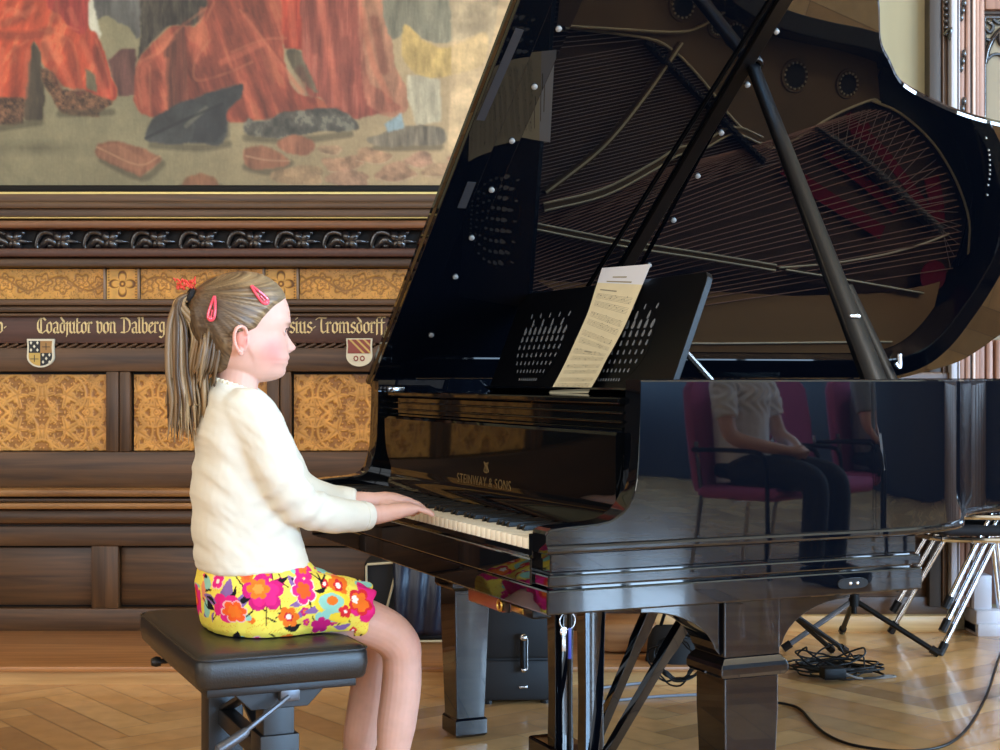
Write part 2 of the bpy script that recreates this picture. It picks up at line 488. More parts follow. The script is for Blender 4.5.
# carved acanthus frieze
def carved_motif(mb, x, z, s):
    def q(px, py, d=0.0): return (x + px*s, YW - 0.035 - d, z - py*s)
    mb.tube(spline([q(2, 13), q(-2, 6), q(2, -5), q(10, -7), q(17, -3), q(17, 4), q(11, 7), q(8, 3)], 4), [0.008 + 0.0075*math.sin(pi*i/28) for i in range(29)], 7)
    mb.tube(spline([q(1, 10), q(6, 5, .01), q(12, 1, .014), q(19, 6, .006), q(21, 9)], 4), [0.007 + .009*math.sin(pi*i/16) for i in range(17)], 7)
    for (a, b, r) in (((24, 2), (17, -7), .016), ((24, 2), (33, -6), .016), ((24, 2), (31, 9), .016), ((24, 2), (20, 9), .012), ((24, 2), (42, 3), .008)):
        m_ = ((a[0]+b[0])/2, (a[1]+b[1])/2)
        mb.tube(spline([q(*a, .012), q(*m_, .02), q(*b, .004)], 4), [r*(.55 + .6*math.sin(pi*(.15 + .85*i/8)))*(1 if i < 7 else .6) for i in range(9)], 7)
    mb.ell(q(24, 2, .020), .012, .010, .012, None, 8, 6)
    mb.ell(q(33, -6, .01), .011, .011, .011, None, 8, 6)
mb = MB(); s = YW/F
for i in range(-18, 15):
    xx = 41.5 + 47.6*i
    if P(xx + 50, 0)[0] > XR: continue
    carved_motif(mb, P(xx, 0)[0], P(0, 240)[1], s)
mb.build('carved_frieze', [M_CARVE], wains, 60)

# gilded relief panels: leaf and ring ornament in relief, gold on a darker ground
def leaf(x, y, cx_, cy_, r, ang, lobes=5):
    dx, dy = x - cx_, y - cy_
    rr = np.hypot(dx, dy); a = np.arctan2(dy, dx) - ang
    edge = r*(0.62 + 0.24*np.cos(a*lobes) + 0.12*np.cos(a*lobes*2 + .6) + 0.18*np.cos(a))
    return np.clip((edge - rr)/(0.10*r + 1e-6), 0, 1), np.clip(1 - np.abs(np.sin(a*lobes/2))*rr/r*5, 0, 1)*(rr < edge*.85)
def ringv(x, y, cx_, cy_, r, w_):
    return np.clip(1.5 - np.abs(np.hypot(x - cx_, y - cy_) - r)/w_, 0, 1)
def gilt_pattern(x, y, hw, hh):                  # folded into one quadrant so that it is mirrored both ways
    X, Y = np.abs(x), np.abs(y)
    h = np.zeros_like(X)
    r = hh*0.52
    for (a, b) in ((hw*.36, hh*.47), (hw*1.02, hh*.47)):
        h = np.maximum(h, ringv(X, Y, a, b, r, 1.3))
    h = np.maximum(h, ringv(X, Y, 0, hh*1.0, r*.55, 1.2)); h = np.maximum(h, ringv(X, Y, hw*.69, 0, r*.75, 1.2))
    for (a, b, rr, an) in ((hw*.36, hh*.47, r*.78, -.5), (hw*.69, hh*.84, r*.62, 1.2), (hw*.03, hh*.42, r*.62, 1.57), (hw*.68, hh*.12, r*.6, 0.2), (hw*.95, hh*.50, r*.75, 2.6), (hw*.1, hh*.02, r*.42, 0), (hw*.93, hh*.97, r*.55, 3.6), (hw*.3, hh*1.0, r*.45, 4.4), (hw*.42, hh*.04, r*.36, 1.2), (hw*.93, hh*.05, r*.4, 3.0), (hw*.18, hh*.72, r*.42, 2.2), (hw*.52, hh*.62, r*.4, .9), (hw*.54, hh*.28, r*.36, 5.2), (hw*.2, hh*.2, r*.34, 3.9), (hw*.84, hh*.26, r*.36, 1.0), (hw*.82, hh*.7, r*.36, 2.4), (hw*.52, hh*.98, r*.34, 4.6)):
        l, vein = leaf(X, Y, a, b, rr, an)
        h = np.maximum(h, l*(1 - .55*vein))
    h = np.maximum(h, np.clip(((np.sin(X*.9)*np.sin(Y*.9 + 1)) - .72)*8, 0, 1)*.9)
    return h
def frieze_pattern(x, y, hw, hh, small):
    if small:
        a = np.arctan2(y, x); rr = np.hypot(x, y)
        petal = np.clip((hh*.92*np.abs(np.cos(2*a))**.6 - rr)/2, 0, 1)
        h = 1 - np.clip(petal*2, 0, 1)*(1 - np.clip((hh*.78*np.abs(np.cos(2*a))**.6 - rr)/2, 0, 1))
        h = np.minimum(h, 1 - np.clip(1.4 - np.abs(rr - 2.2), 0, 1))
        return h*np.where((np.abs(np.abs(x) - hw*.88) < .8) & (np.sin(y*2.2) > 0), .4, 1)
    h = np.ones_like(x)
    cy0 = np.sin(x*.105)*hh*.45
    h = np.minimum(h, np.clip(np.abs(y - cy0) - .5, .1, 1))
    for k in range(-3, 4):
        xc = k*hw*.31; s_ = 1 if k % 2 else -1
        rr = np.hypot(x - xc, y + s_*1.5); a = np.arctan2(y + s_*1.5, x - xc)
        h = np.minimum(h, np.clip(np.abs(rr - 7.5 - 1.6*np.cos(5*a + k)) - .4, .15, 1))
        h = np.minimum(h, np.clip(np.abs(rr - 3.2 - .8*np.cos(6*a)) - .3, .25, 1))
    n = fbm(x*.45, y*.45, 5, 2)
    h = np.minimum(h, np.where((n > .56) & (n < .63), .3, 1))
    return h
def panel_mesh(name, wpx, hpx, fn, step, col_lo, col_hi, relief):
    nx, ny = int(wpx/step) + 1, int(hpx/step) + 1
    gx = np.linspace(-wpx/2, wpx/2, nx); gy = np.linspace(-hpx/2, hpx/2, ny)
    X, Y = np.meshgrid(gx, gy); h = fn(X, Y)
    s_ = YW/F
    co = np.stack([X.ravel()*s_, -(h.ravel())*relief, Y.ravel()*s_], 1)
    idx = np.arange(nx*ny).reshape(ny, nx)
    fs = np.stack([idx[:-1, :-1].ravel(), idx[:-1, 1:].ravel(), idx[1:, 1:].ravel(), idx[1:, :-1].ravel()], 1)
    me = bpy.data.meshes.new(name); me.from_pydata(co.tolist(), [], fs.tolist()); me.update()
    me.polygons.foreach_set('use_smooth', [True]*len(me.polygons))
    wv = (0.5 + 0.5*h.ravel()[:, None]*0 + 0)  # placeholder weight
    t = h.ravel()[:, None]; n = fbm(X*.12 + 3, Y*.12, 9, 3).ravel()[:, None]
    c = np.array(col_lo)*(1 - t) + np.array(col_hi)*t
    set_col(me, 'gilt', c*(0.86 + .28*n))
    me.materials.append(M_GILT)
    return me
M_GILT = attr_mat('gilded_leather', 'gilt', rough=0.42, spec=0.5, metal=0.0)
GM = panel_mesh('gilt_panel', 135, 76, lambda x, y: gilt_pattern(x, y, 67.5, 38), 0.75, (160, 108, 50), (216, 158, 78), 0.003)
for xc in [-119.5, 41.5, 201.5, 361.5, 521.5]:
    g = link('gilt_panel', GM, wains); X, Z = P(xc, 412.5); g.location = (X, YW + 0.004, Z)
FLm = panel_mesh('frieze_panel', 122, 30, lambda x, y: frieze_pattern(x, y, 61, 15, False), 0.75, (146, 98, 40), (212, 152, 66), 0.002)
FSm = panel_mesh('frieze_tile', 31, 30, lambda x, y: frieze_pattern(x, y, 15.5, 15, True), 0.6, (120, 78, 34), (230, 172, 80), 0.002)
sep = MB()
for k in range(-2, 4):
    x0 = 43.5 + 158.6*k
    g = link('frieze_panel', FLm, wains); X, Z = P(x0, 284); g.location = (X, YW - 0.002, Z)
    g = link('frieze_tile', FSm, wains); X, Z = P(x0 + 79, 284); g.location = (X, YW - 0.002, Z)
    for xs in (x0 + 62, x0 + 96): strip(sep, 269, 299.5, 0.02, xs - .9, xs + .9, b=0.001)
sep.build('frieze_beads', [mat('pale_bead', (150, 126, 104), 0.35)], wains)

# ------------------------------------------------------------------ painted inscription, broad-nib letters in relief
GL = {
 'n': (.64, [[(0,.85),(.1,.96),(.1,.08),(.2,0)], [(.1,.78),(.32,1),(.45,.85),(.45,.1),(.57,0)]]),
 'u': (.64, [[(0,.9),(.1,1),(.1,.15),(.26,0),(.45,.18)], [(.35,.92),(.45,1),(.45,.1),(.57,0)]]),
 'r': (.47, [[(0,.88),(.1,.98),(.1,.08),(.2,0)], [(.1,.8),(.3,1),(.4,.86)]]),
 'o': (.60, [[(.3,1),(.08,.8),(.08,.2),(.25,0)], [(.25,0),(.46,.2),(.46,.8),(.3,1)]]),
 'a': (.62, [[(.08,.88),(.28,1),(.43,.85),(.43,.1),(.55,0)], [(.43,.58),(.1,.42),(.1,.12),(.24,0),(.43,.18)]]),
 'd': (.60, [[(.1,1.45),(.4,1.05),(.46,.2),(.28,0),(.08,.2),(.08,.78),(.26,.97),(.44,.8)]]),
 'j': (.27, [[(-.02,.9),(.1,1),(.1,-.2),(-.06,-.4)]]),
 't': (.45, [[(.1,1.35),(.1,.12),(.24,0),(.38,.12)], [(-.02,.95),(.38,.95)]]),
 'v': (.60, [[(0,1.08),(.1,.95),(.1,.15),(.28,0)], [(.28,0),(.47,.2),(.47,.85),(.3,1),(.12,.82)]]),
 'l': (.32, [[(0,1.4),(.1,1.5),(.1,.1),(.22,0)]]),
 'b': (.60, [[(0,1.4),(.1,1.5),(.1,.15),(.28,0),(.47,.2),(.47,.8),(.32,.98),(.1,.8)]]),
 'e': (.52, [[(.3,1),(.08,.8),(.08,.2),(.26,0),(.44,.14)], [(.3,1),(.43,.78),(.1,.5)]]),
 'g': (.60, [[(.3,1),(.08,.8),(.08,.3),(.24,.12),(.44,.3)], [(.2,1),(.44,.95),(.44,-.2),(.25,-.42),(.04,-.3)]]),
 's': (.52, [[(.42,.86),(.26,1),(.1,.82),(.12,.6),(.42,.42),(.42,.2),(.26,0),(.04,.15)]]),
 'i': (.32, [[(0,.9),(.1,1),(.1,.08),(.22,0)], [(.06,1.3),(.14,1.36)]]),
 'm': (.98, [[(0,.85),(.1,.96),(.1,.08),(.2,0)], [(.1,.78),(.32,1),(.44,.85),(.44,.08),(.53,0)], [(.44,.78),(.66,1),(.79,.85),(.79,.1),(.91,0)]]),
 'f': (.40, [[(.44,1.4),(.26,1.5),(.1,1.3),(.1,-.15)], [(-.02,.95),(.36,.95)]]),
 'C': (.86, [[(.80,1.16),(.58,1.40),(.26,1.30),(.08,.95),(.08,.42),(.26,.08),(.52,.0),(.80,.22)], [(.38,1.30),(.38,.12)]]),
 'D': (1.0, [[(.02,1.36),(.46,1.40),(.80,1.12),(.88,.65),(.76,.22),(.42,.02),(.04,.08)], [(.32,1.36),(.32,.08)]]),
 'T': (.86, [[(0,1.25),(.22,1.40),(.88,1.36)], [(.46,1.38),(.42,.9),(.44,.2),(.6,.02),(.8,.16)]]),
 '.': (.30, [[(.1,.5),(.18,.56)]]), ' ': (.36, []),
}
def inscription(text, x0, ybase, unit, name, label, hx=1.0):
    mb = MB(); s_ = YW/F; x = x0
    nx, ny = 0.086*math.cos(math.radians(40)), 0.086*math.sin(math.radians(40))
    for ch in text:
        adv, strokes = GL[ch]
        for st in strokes:
            for (a, b) in zip(st, st[1:]):
                q = [(a[0]-nx, a[1]-ny), (a[0]+nx, a[1]+ny), (b[0]+nx, b[1]+ny), (b[0]-nx, b[1]-ny)]
                cr = (b[0]-a[0])*ny - (b[1]-a[1])*nx
                if abs(cr) < 0.012: q = [(a[0]-nx+.02, a[1]-ny-.03), (a[0]-nx-.02, a[1]-ny+.03), (b[0]+nx-.02, b[1]+ny+.03), (b[0]+nx+.02, b[1]+ny-.03)]
                pts = [P(x + p[0]*unit*hx, ybase - p[1]*unit, YW - .03) for p in q]
                mb.prism(pts, lambda X, Z: (X, YW - 0.0275, Z), lambda X, Z: (X, YW - 0.0325, Z))
        x += adv*unit*hx
    o = mb.build(name, [M_LETTER], None, 30)
    return tag(o, label, 'lettering')
M_LETTER = mat('gilded_letters', (232, 206, 146), 0.4)
inscription('Coadjutor von Dalberg', 37, 333, 10.9, 'inscription', 'gold blackletter inscription on the dark board left of the girl, above the chequered shield', 1.0)
inscription('sius.Tromsdorff', 289.5, 333, 10.9, 'inscription', 'gold blackletter inscription between the girl and the raised piano lid', 1.07)
inscription('o.', -3, 333, 10.9, 'inscription', 'tail end of a gold blackletter name cut off by the left edge', 1.0)

# ------------------------------------------------------------------ painted shields
def shield_poly(x0, x1, y0, y1, n=8):
    xm = (x0+x1)/2; h = y1 - y0
    pts = [(x0, y0), (x1, y0), (x1 - .5, y0 + h*.25), (x1, y0 + h*.62)]
    for i in range(1, n): 
        a = pi/2*i/n; pts.append((xm + (x1-xm)*math.cos(a), y0 + h*.62 + h*.38*math.sin(a)))
    pts.append((xm, y1))
    for i in range(n-1, 0, -1):
        a = pi/2*i/n; pts.append((xm - (xm-x0)*math.cos(a), y0 + h*.62 + h*.38*math.sin(a)))
    pts += [(x0, y0 + h*.62), (x0 + .5, y0 + h*.25)]
    return pts
def slab(mb, poly, y0, y1):
    pts = [P(*q, SF) for q in poly]
    mb.prism(pts, lambda X, Z: (X, y0, Z), lambda X, Z: (X, y1, Z))
M_SW = mat('shield_white', (226, 218, 192), 0.4); M_SK = mat('shield_black', (26, 28, 30), 0.4); M_SG = mat('shield_gold', (204, 168, 84), 0.35)
M_SB = mat('shield_tan', (168, 124, 66), 0.4); M_SR = mat('shield_red', (140, 58, 40), 0.4)
SF = YW - 0.036
def clip_half(poly, a, b, c):                    # keep a x + b y <= c
    out = []
    for p, q in zip(poly, poly[1:] + poly[:1]):
        dp, dq = a*p[0] + b*p[1] - c, a*q[0] + b*q[1] - c
        if dp <= 0: out.append(p)
        if dp*dq < 0:
            t = dp/(dp - dq); out.append((p[0] + t*(q[0]-p[0]), p[1] + t*(q[1]-p[1])))
    return out
t1 = thing('wall_shield', 'small quartered coat of arms with black and white chequers below the left inscription', 'shield', (0, 0, 0))
def placed(mb, name, mats, parent, ox, oz):
    mb.v = [(a - ox, b - SF, c - oz) for a, b, c in mb.v]
    return mb.build(name, mats, parent, 30)
ox, oz = P(41.5, 353, SF); t1.location = (ox, SF, oz)
mb = MB(); slab(mb, shield_poly(28, 55, 339, 367.5), SF + .002, SF - .014); placed(mb, 'shield_body', [M_SW], t1, ox, oz)
mb = MB(); inner = shield_poly(29.8, 53.2, 341, 365.8)
for k, (sx, sy) in enumerate(((1, 1), (-1, 1), (1, -1), (-1, -1))):
    q = clip_half(clip_half(inner, sx, 0, sx*41.5), 0, sy, sy*353)
    mb.mat([0, 1, 2, 0][k]); slab(mb, q, SF - .013, SF - .0155)
mb.mat(3)
for (bx, by) in ((35.5, 347), (47.5, 359)):
    for i in range(3):
        for j in range(3):
            if (i + j) % 2 == 0:
                xx, yy = bx + (i-1)*3.2, by + (j-1)*3.6 - .5
                slab(mb, [(xx-1.3, yy), (xx, yy-1.8), (xx+1.3, yy), (xx, yy+1.8)], SF - .015, SF - .0165)
mb.mat(0)
for (bx, by) in ((47.3, 347), (35.7, 359)):
    slab(mb, [(bx-4, by-.35), (bx+4, by-.35), (bx+4, by+.35), (bx-4, by+.35)], SF - .015, SF - .0163)
    slab(mb, [(bx-.35, by-4), (bx+.35, by-4), (bx+.35, by+3), (bx-.35, by+3)], SF - .015, SF - .0163)
placed(mb, 'quarters', [M_SK, M_SB, M_SG, M_SW], t1, ox, oz)
t2 = thing('wall_shield', 'small coat of arms with red and gold diagonal stripes beside the piano lid', 'shield', (0, 0, 0))
ox, oz = P(359.5, 352, SF); t2.location = (ox, SF, oz)
mb = MB(); slab(mb, shield_poly(346.5, 372.5, 338.5, 366.5), SF + .002, SF - .014); placed(mb, 'shield_body', [M_SW], t2, ox, oz)
mb = MB(); inner = shield_poly(348, 371, 339.5, 365)
top = clip_half(inner, 0, 1, 353.5)
mb.mat(0); slab(mb, top, SF - .013, SF - .0155)
mb.mat(1)
for c0 in (1, 8, 15):
    # stripes falling to the right
    q = clip_half(clip_half(top, 1, -1, 348 + c0 - 339.5 + 2.6 - 0), -1, 1, -(348 + c0 - 339.5))
    if len(q) > 2: slab(mb, q, SF - .015, SF - .0165)
mb.mat(2)
for xx in (356.3, 362.7): 
    slab(mb, [(xx + 2.6*math.cos(a*pi/4), 358.5 + 2.9*math.sin(a*pi/4)) for a in range(8)], SF - .0138, SF - .0156)
mb.mat(3)
for xx in (356.3, 362.7): slab(mb, [(xx + 1.3*math.cos(a*pi/4), 358.5 + 1.5*math.sin(a*pi/4)) for a in range(8)], SF - .0154, SF - .0164)
placed(mb, 'stripes', [M_SR, M_SG, M_SR, M_SW], t2, ox, oz)

# ------------------------------------------------------------------ platform under the wainscot
mb = MB()
mb.mat(0); mb.bbox(-5.6, 0.83, 4.985, YW + 0.02, 0.046, 0.064, 0.004)
mb.mat(1); mb.box(-5.6, 0.815, 5.005, YW, 0.0, 0.046)
struct(mb.build('trim_2', [M_STEP, M_RISER]))

# ------------------------------------------------------------------ wall and door at the right
def PR(x, y): return on_y(x, y, YR)
def rb(mb, x0, x1, y0, y1, proud, b=0.003, back=0.03):
    X0, X1 = PR(x0, 0)[0], PR(x1, 0)[0]; Z1, Z0 = PR(0, y0)[1], PR(0, y1)[1]
    mb.bbox(X0, X1, YR - proud, YR + back, Z0, Z1, b)
mb = MB()
mb.mat(0); rb(mb, 640, 946, 520, 614, 0.0); rb(mb, 640, 946, 596, 613.5, 0.02)
mb.mat(1); rb(mb, 640, 952, 613.5, 631, 0.05, b=0.012)
mb.mat(0); rb(mb, 640, 946, 380, 520, 0.0); rb(mb, 640, 946, 508, 522, 0.05, b=0.01); rb(mb, 640, 946, 372, 384, 0.06, b=0.01)
struct(mb.build('trim_3', [M_WOOD, M_RISER]))
door = bpy.data.objects.new('door_1', None); COL.objects.link(door); struct(door)
mb = MB()
mb.mat(0); rb(mb, 926, 938, -160, 605, 0.05)
mb.mat(1); rb(mb, 938.2, 940, -160, 605, 0.06); rb(mb, 940, 944.5, -160, 605, 0.045)
mb.mat(2); rb(mb, 945, 951.5, -160, 605, 0.085, b=0.006)
mb.mat(2); rb(mb, 952, 953.2, -160, 605, 0.09)
mb.mat(3); rb(mb, 953.4, 960, -160, 605, 0.07, b=0.01); rb(mb, 960.2, 965, -160, 605, 0.075, b=0.01)
mb.mat(0); rb(mb, 965.2, 968, -160, 605, 0.05)
mb.mat(4); rb(mb, 968.2, 971, -160, 605, 0.06, b=0.004)
mb.mat(3); rb(mb, 971.2, 974.8, -160, 605, 0.055)
mb.mat(2); rb(mb, 966, 984, 572, 606, 0.10, b=0.006); rb(mb, 966, 993, 605.5, 630, 0.13, b=0.01); rb(mb, 966, 996, 618, 631, 0.15, b=0.008)
mb.build('casing', [M_STILE, M_WOODV, M_PALEWOOD, M_SALMON, mat('cream_bead', (214, 196, 184), .4)], door, 30)
mb = MB()
for k in range(26):
    X, Z = PR(941.5, -120 + k*6.3); mb.ell((X, YR - 0.06, Z), .011, .012, .010, None, 8, 6)
mb.tube(spline([(PR(940, 38)[0], YR-.06, PR(0, 38)[1]), (PR(945, 32)[0], YR-.08, PR(0, 33)[1]), (PR(944, 44)[0], YR-.07, PR(0, 44)[1])], 4), .008, 6)
for yy in (-40, 15, 65, 112):
    X, Z = PR(956.5, yy)
    for dz in (-.03, 0, .03): mb.ell((X + dz*.2, YR - .08, Z + dz), .010, .012, .018, None, 8, 6)
mb.build('carved_beads', [M_CARVE], door, 60)
mb = MB()
mb.mat(0); rb(mb, 975, 1180, -160, 604, 0.0)
mb.mat(0); rb(mb, 975, 982.5, -160, 604, 0.03, b=0.006); rb(mb, 983, 1180, -30, 11, 0.03, b=0.006)
mb.mat(1); rb(mb, 983, 1180, 12, 15, 0.015)
mb.mat(2); rb(mb, 983.5, 1180, 17, 340, 0.006)
mb.mat(0)
for k in range(10): rb(mb, 984 + k*9.5, 991 + k*9.5, 340, 560, 0.03, b=0.01)
mb.build('door_leaf', [M_SALMON, M_STILE, M_DOORF], door, 30)
mb = MB()                                        # carved tracery in the head of the door panel
def q(x, y): X, Z = PR(x, y); return (X, YR - 0.012, Z)
mb.tube(spline([q(984, 64), q(987, 50), q(993, 38), q(1002, 29), q(1014, 22)], 5), .012, 6)
mb.tube(spline([q(985, 62), q(991, 56), q(998, 55), q(1004, 60)], 4), .007, 6)
mb.tube(spline([q(987, 22), q(992, 27), q(989, 33), q(985, 30)], 4), .009, 6)
mb.tube(spline([q(992, 20), q(998, 24), q(1004, 20)], 4), .009, 6); mb.tube(spline([q(985, 40), q(990, 42), q(987, 48)], 4), .008, 6)
mb.tube(spline([q(999, 30), q(999, 42), q(1003, 46)], 4), .012, 6)
mb.tube([q(984, 18), q(1080, 18)], .008, 6); mb.tube([q(984, 18), q(984, 340)], .006, 6)
mb.build('tracery', [M_CARVE], door, 60)
# ------------------------------------------------------------------ the large oil painting (a generic scene: robes, a cap, bricks on the ground)
def build_painting():
    YP = YW - 0.06
    x0, x1, y0, y1 = -260.0, 640.0, -210.0, 186.0
    gx = np.concatenate([np.arange(x0, -30, 5.0), np.arange(-30, 500, 1.1), np.arange(500, x1 + 4, 5.0)]); gx[-1] = x1
    gy = np.concatenate([np.arange(y0, -20, 5.0), np.arange(-20, y1, 1.1), [y1]]); nx, ny = len(gx), len(gy)
    X, Y = np.meshgrid(gx, gy)
    wx = X + 2*(fbm(X*.09, Y*.09, 1) - .5)*2; wy = Y + 2*(fbm(X*.09 + 9, Y*.09, 2) - .5)*2
    def C(*c): return np.array(c, float)
    t = np.clip((X - 150)/280, 0, 1)[..., None]  # warm glare towards the right is painted into the canvas colours
    ground = C(146, 134, 98)*(1-t) + C(196, 164, 118)*t
    up = np.clip((95 - Y)/110, 0, 1)[..., None]
    img = ground*(1-up) + (C(152, 138, 98)*(1-t) + C(206, 172, 122)*t)*up
    dk = np.clip(1 - np.abs(Y - 148)/10, 0, 1)*np.clip(1 - np.abs(X - 40)/60, 0, 1)
    img = img*(1 - .25*dk[..., None])
    def blur(a):
        for _ in range(2):
            p = np.pad(a, 1, mode='edge'); a = (p[:-2, 1:-1] + p[2:, 1:-1] + p[1:-1, :-2] + p[1:-1, 2:] + 2*p[1:-1, 1:-1])/6
        return a
    def put(poly, col, fold=0.0, fx=0.12, fy=0.02, ang=0.0, soft=0.0, alt=None, seed=3, smooth=True):
        nonlocal img
        if smooth and len(poly) > 5:
            poly = [(q.x, q.y) for q in spline([Vector((a, b, 0)) for a, b in poly], 5, True)]
        m = blur(in_poly(wx, wy, poly).astype(float))[..., None]
        c = np.broadcast_to(C(*col), img.shape).copy()
        if fold:
            u = X*math.cos(ang) + Y*math.sin(ang); v = -X*math.sin(ang) + Y*math.cos(ang)
            n = fbm(u*fx, v*fy, seed, 4); f = (n - .5)*2
            c = c*(1 + fold*np.clip(f, -1, 1)[..., None]*1.6)
            if alt is not None:
                k = np.clip((f - .15)*5, 0, 1)[..., None]; c = c*(1-k) + C(*alt)*k
        img = img*(1 - m*(1-soft)) + c*m*(1-soft)
    def line(pts, col, w_=1.2, a=0.8):
        nonlocal img
        if len(pts) > 2: pts = [(q.x, q.y) for q in spline([Vector((a, b, 0)) for a, b in pts], 4)]
        acc = np.zeros_like(X)
        for p, q in zip(pts, pts[1:]):
            d = np.array(q, float) - p; L = max(1e-6, (d**2).sum())
            tt = np.clip(((X - p[0])*d[0] + (Y - p[1])*d[1])/L, 0, 1)
            dist = np.hypot(X - p[0] - tt*d[0], Y - p[1] - tt*d[1])
            acc = np.maximum(acc, np.clip(1.5 - dist/w_, 0, 1)*a)
        m = acc[..., None]; img = img*(1-m) + C(*col)*m
    # left seated figure
    put([(136,-210),(-20,-210),(-24,0),(95,-10),(140,-20)], (150,60,48), .35)
    put([(95,-210),(142,-210),(142,22),(126,25),(108,15),(92,0)], (98,94,84), .2)
    put([(82,-5),(92,-5),(101,34),(97,44),(89,28)], (214,204,172), .1)
    put([(108,60),(120,50),(135,50),(139,96),(118,96)], (98,62,52), .3)
    put([(140,-210),(210,-210),(208,2),(170,26),(152,42),(142,56),(137,58),(141,24)], (66,58,46), .4, .2, .05)
    put([(-26,-60),(80,-40),(86,20),(98,42),(110,72),(117,95),(104,101),(86,91),(64,86),(50,72),(42,62),(38,46),(32,46),(28,98),(-10,100),(-34,90)], (206,82,50), .22, .10, .03, .35, 0, (226,112,70))
    put([(44,-60),(82,-60),(88,26),(74,30),(60,16),(46,2)], (166,58,48), .3)
    put([(84,36),(96,34),(112,78),(116,98),(96,100),(84,92),(95,70)], (170,66,44), .25)
    put([(32,45),(36,44),(42,62),(44,112),(38,120),(24,118),(27,80)], (84,70,52), .25)
    put([(85,68),(95,74),(97,92),(86,90)], (112,100,72), .2)
    put([(-30,98),(25,97),(23,124),(-30,128)], (104,72,50), .4, .35, .3)
    put([(41,70),(52,72),(62,88),(86,92),(106,98),(114,102),(100,112),(96,117),(64,113),(52,98),(43,84)], (108,74,50), .4, .3, .3)
    # the long brick-coloured robes
    put([(200,-210),(285,-210),(284,60),(322,100),(345,118),(300,121),(205,121),(160,118),(136,108),(137,66),(150,46),(172,26),(206,4)], (156,74,52), .32, .09, .02, -.35, 0, (184,98,66))
    put([(164,50),(184,20),(190,118),(168,112)], (120,66,48), .3, .2, .02)
    put([(268,-210),(302,-210),(305,50),(284,48)], (188,70,46), .25, .15, .02)
    put([(300,-210),(356,-210),(364,50),(384,92),(402,108),(380,114),(345,118),(322,100),(303,62)], (164,84,64), .25, .2, .02, 0, 0, (182,100,76))
    put([(352,-210),(382,-210),(392,40),(408,90),(404,112),(376,112),(360,58)], (180,112,82), .25, .15, .03, 0, .25)
    put([(286,52),(300,50),(306,64),(318,92),(310,88),(296,74)], (112,96,70), .2)
    for pts in ([(206,8),(178,30),(160,52),(138,66),(142,108)], [(210,40),(196,60),(196,80),(224,74),(252,62)], [(240,10),(262,38),(278,60),(302,92)], [(150,66),(150,112)], [(206,20),(214,2)], [(232,52),(262,40),(286,38)]):
        line(pts, (206,124,86), 1.4, .32)
    for pts in ([(40,30),(58,34),(74,46),(80,84)], [(56,0),(60,22),(78,30)], [(96,40),(108,76),(112,96)], [(10,52),(28,40)], [(0,20),(12,8),(26,18)]):
        line(pts, (232,130,86), 1.4, .3)
    for pts in ([(0,35),(30,36),(50,30)], [(44,46),(52,66),(60,84)], [(66,40),(74,66),(80,92)], [(16,50),(14,95)], [(60,-4),(54,20)], [(30,-4),(22,16),(4,24)], [(96,50),(106,84)],
                [(188,24),(180,60),(184,116)], [(230,72),(236,116)], [(262,50),(270,80),(284,116)], [(154,74),(156,114)], [(208,60),(214,86)], [(222,-6),(230,30)], [(300,70),(312,100)],
                [(330,-6),(340,60),(352,112)], [(374,20),(384,70)], [(346,40),(352,80)], [(310,0),(316,50)]):
        line(pts, (104,48,36), 4.5, .42)
    for pts in ([(28,52),(25,96)], [(46,40),(62,66),(72,88)], [(82,42),(95,70),(106,96)], [(6,10),(24,14),(34,8)], [(2,50),(0,94)], [(70,10),(76,24)],
                [(172,38),(144,68),(146,104)], [(202,10),(196,60)], [(246,16),(268,50),(302,92)], [(222,62),(262,44)], [(166,60),(166,108)], [(244,84),(252,116)],
                [(320,0),(332,70),(338,104)], [(362,10),(372,60),(390,100)], [(290,-4),(294,44)]):
        line(pts, (226,120,84), 3.2, .38)
    for pts in ([(152,145),(200,148),(228,144)], [(246,138),(300,140),(350,134)], [(102,160),(142,178),(162,164)], [(246,167),(270,172),(290,163)], [(376,148),(440,147)], [(0,128),(40,122)], [(60,114),(112,112)], [(182,188),(220,188)]):
        line(pts, (70,62,44), 3.5, .5)
    line([(160,124),(196,104),(236,90)], (96,96,90), 5, .45); line([(206,128),(222,122),(224,134)], (40,40,38), 5, .5)
    for pts in ([(256,124),(280,118),(300,114)], [(300,128),(330,120),(350,122)]): line(pts, (140,132,110), 2.5, .5)
    # right figure
    put([(378,-210),(500,-210),(496,26),(470,36),(440,44),(412,32),(384,18)], (142,132,104), .18, .15, .02, 0, 0, (160,148,116))
    put([(404,24),(424,40),(448,48),(486,32),(482,64),(452,74),(424,78),(404,60)], (206,168,98), .14, .15, .05)
    put([(406,74),(440,80),(441,122),(416,126),(409,100)], (208,190,152), .15)
    put([(366,140),(384,132),(404,126),(442,128),(444,142),(420,146),(378,146)], (122,108,86), .35)
    put([(384,124),(402,112),(404,128),(388,132)], (150,164,160), .2)
    put([(440,-210),(520,-210),(505,150),(446,186),(452,60)], (214,178,130), .25, .05, .05, 0, .35)  # pale wash painted over the right end as glare
    # cap, cloth, bricks, stones
    put([(145,134),(152,120),(166,110),(200,96),(238,85),(243,88),(240,98),(226,112),(226,134),(218,145),(196,144),(150,142)], (64,64,60), .22, .05, .05)
    put([(196,118),(226,100),(225,132),(214,143),(192,142)], (54,54,52), .1)
    line([(186,126),(206,108)], (120,116,92), 2.2, .6); line([(146,138),(180,122),(222,104)], (40,40,38), 1.5, .6)
    put([(243,128),(248,118),(256,122),(270,120),(282,112),(306,110),(322,108),(346,112),(359,128),(340,132),(318,131),(296,136),(272,138),(250,136)], (94,88,74), .3, .12, .1, 0, 0, (130,122,100))
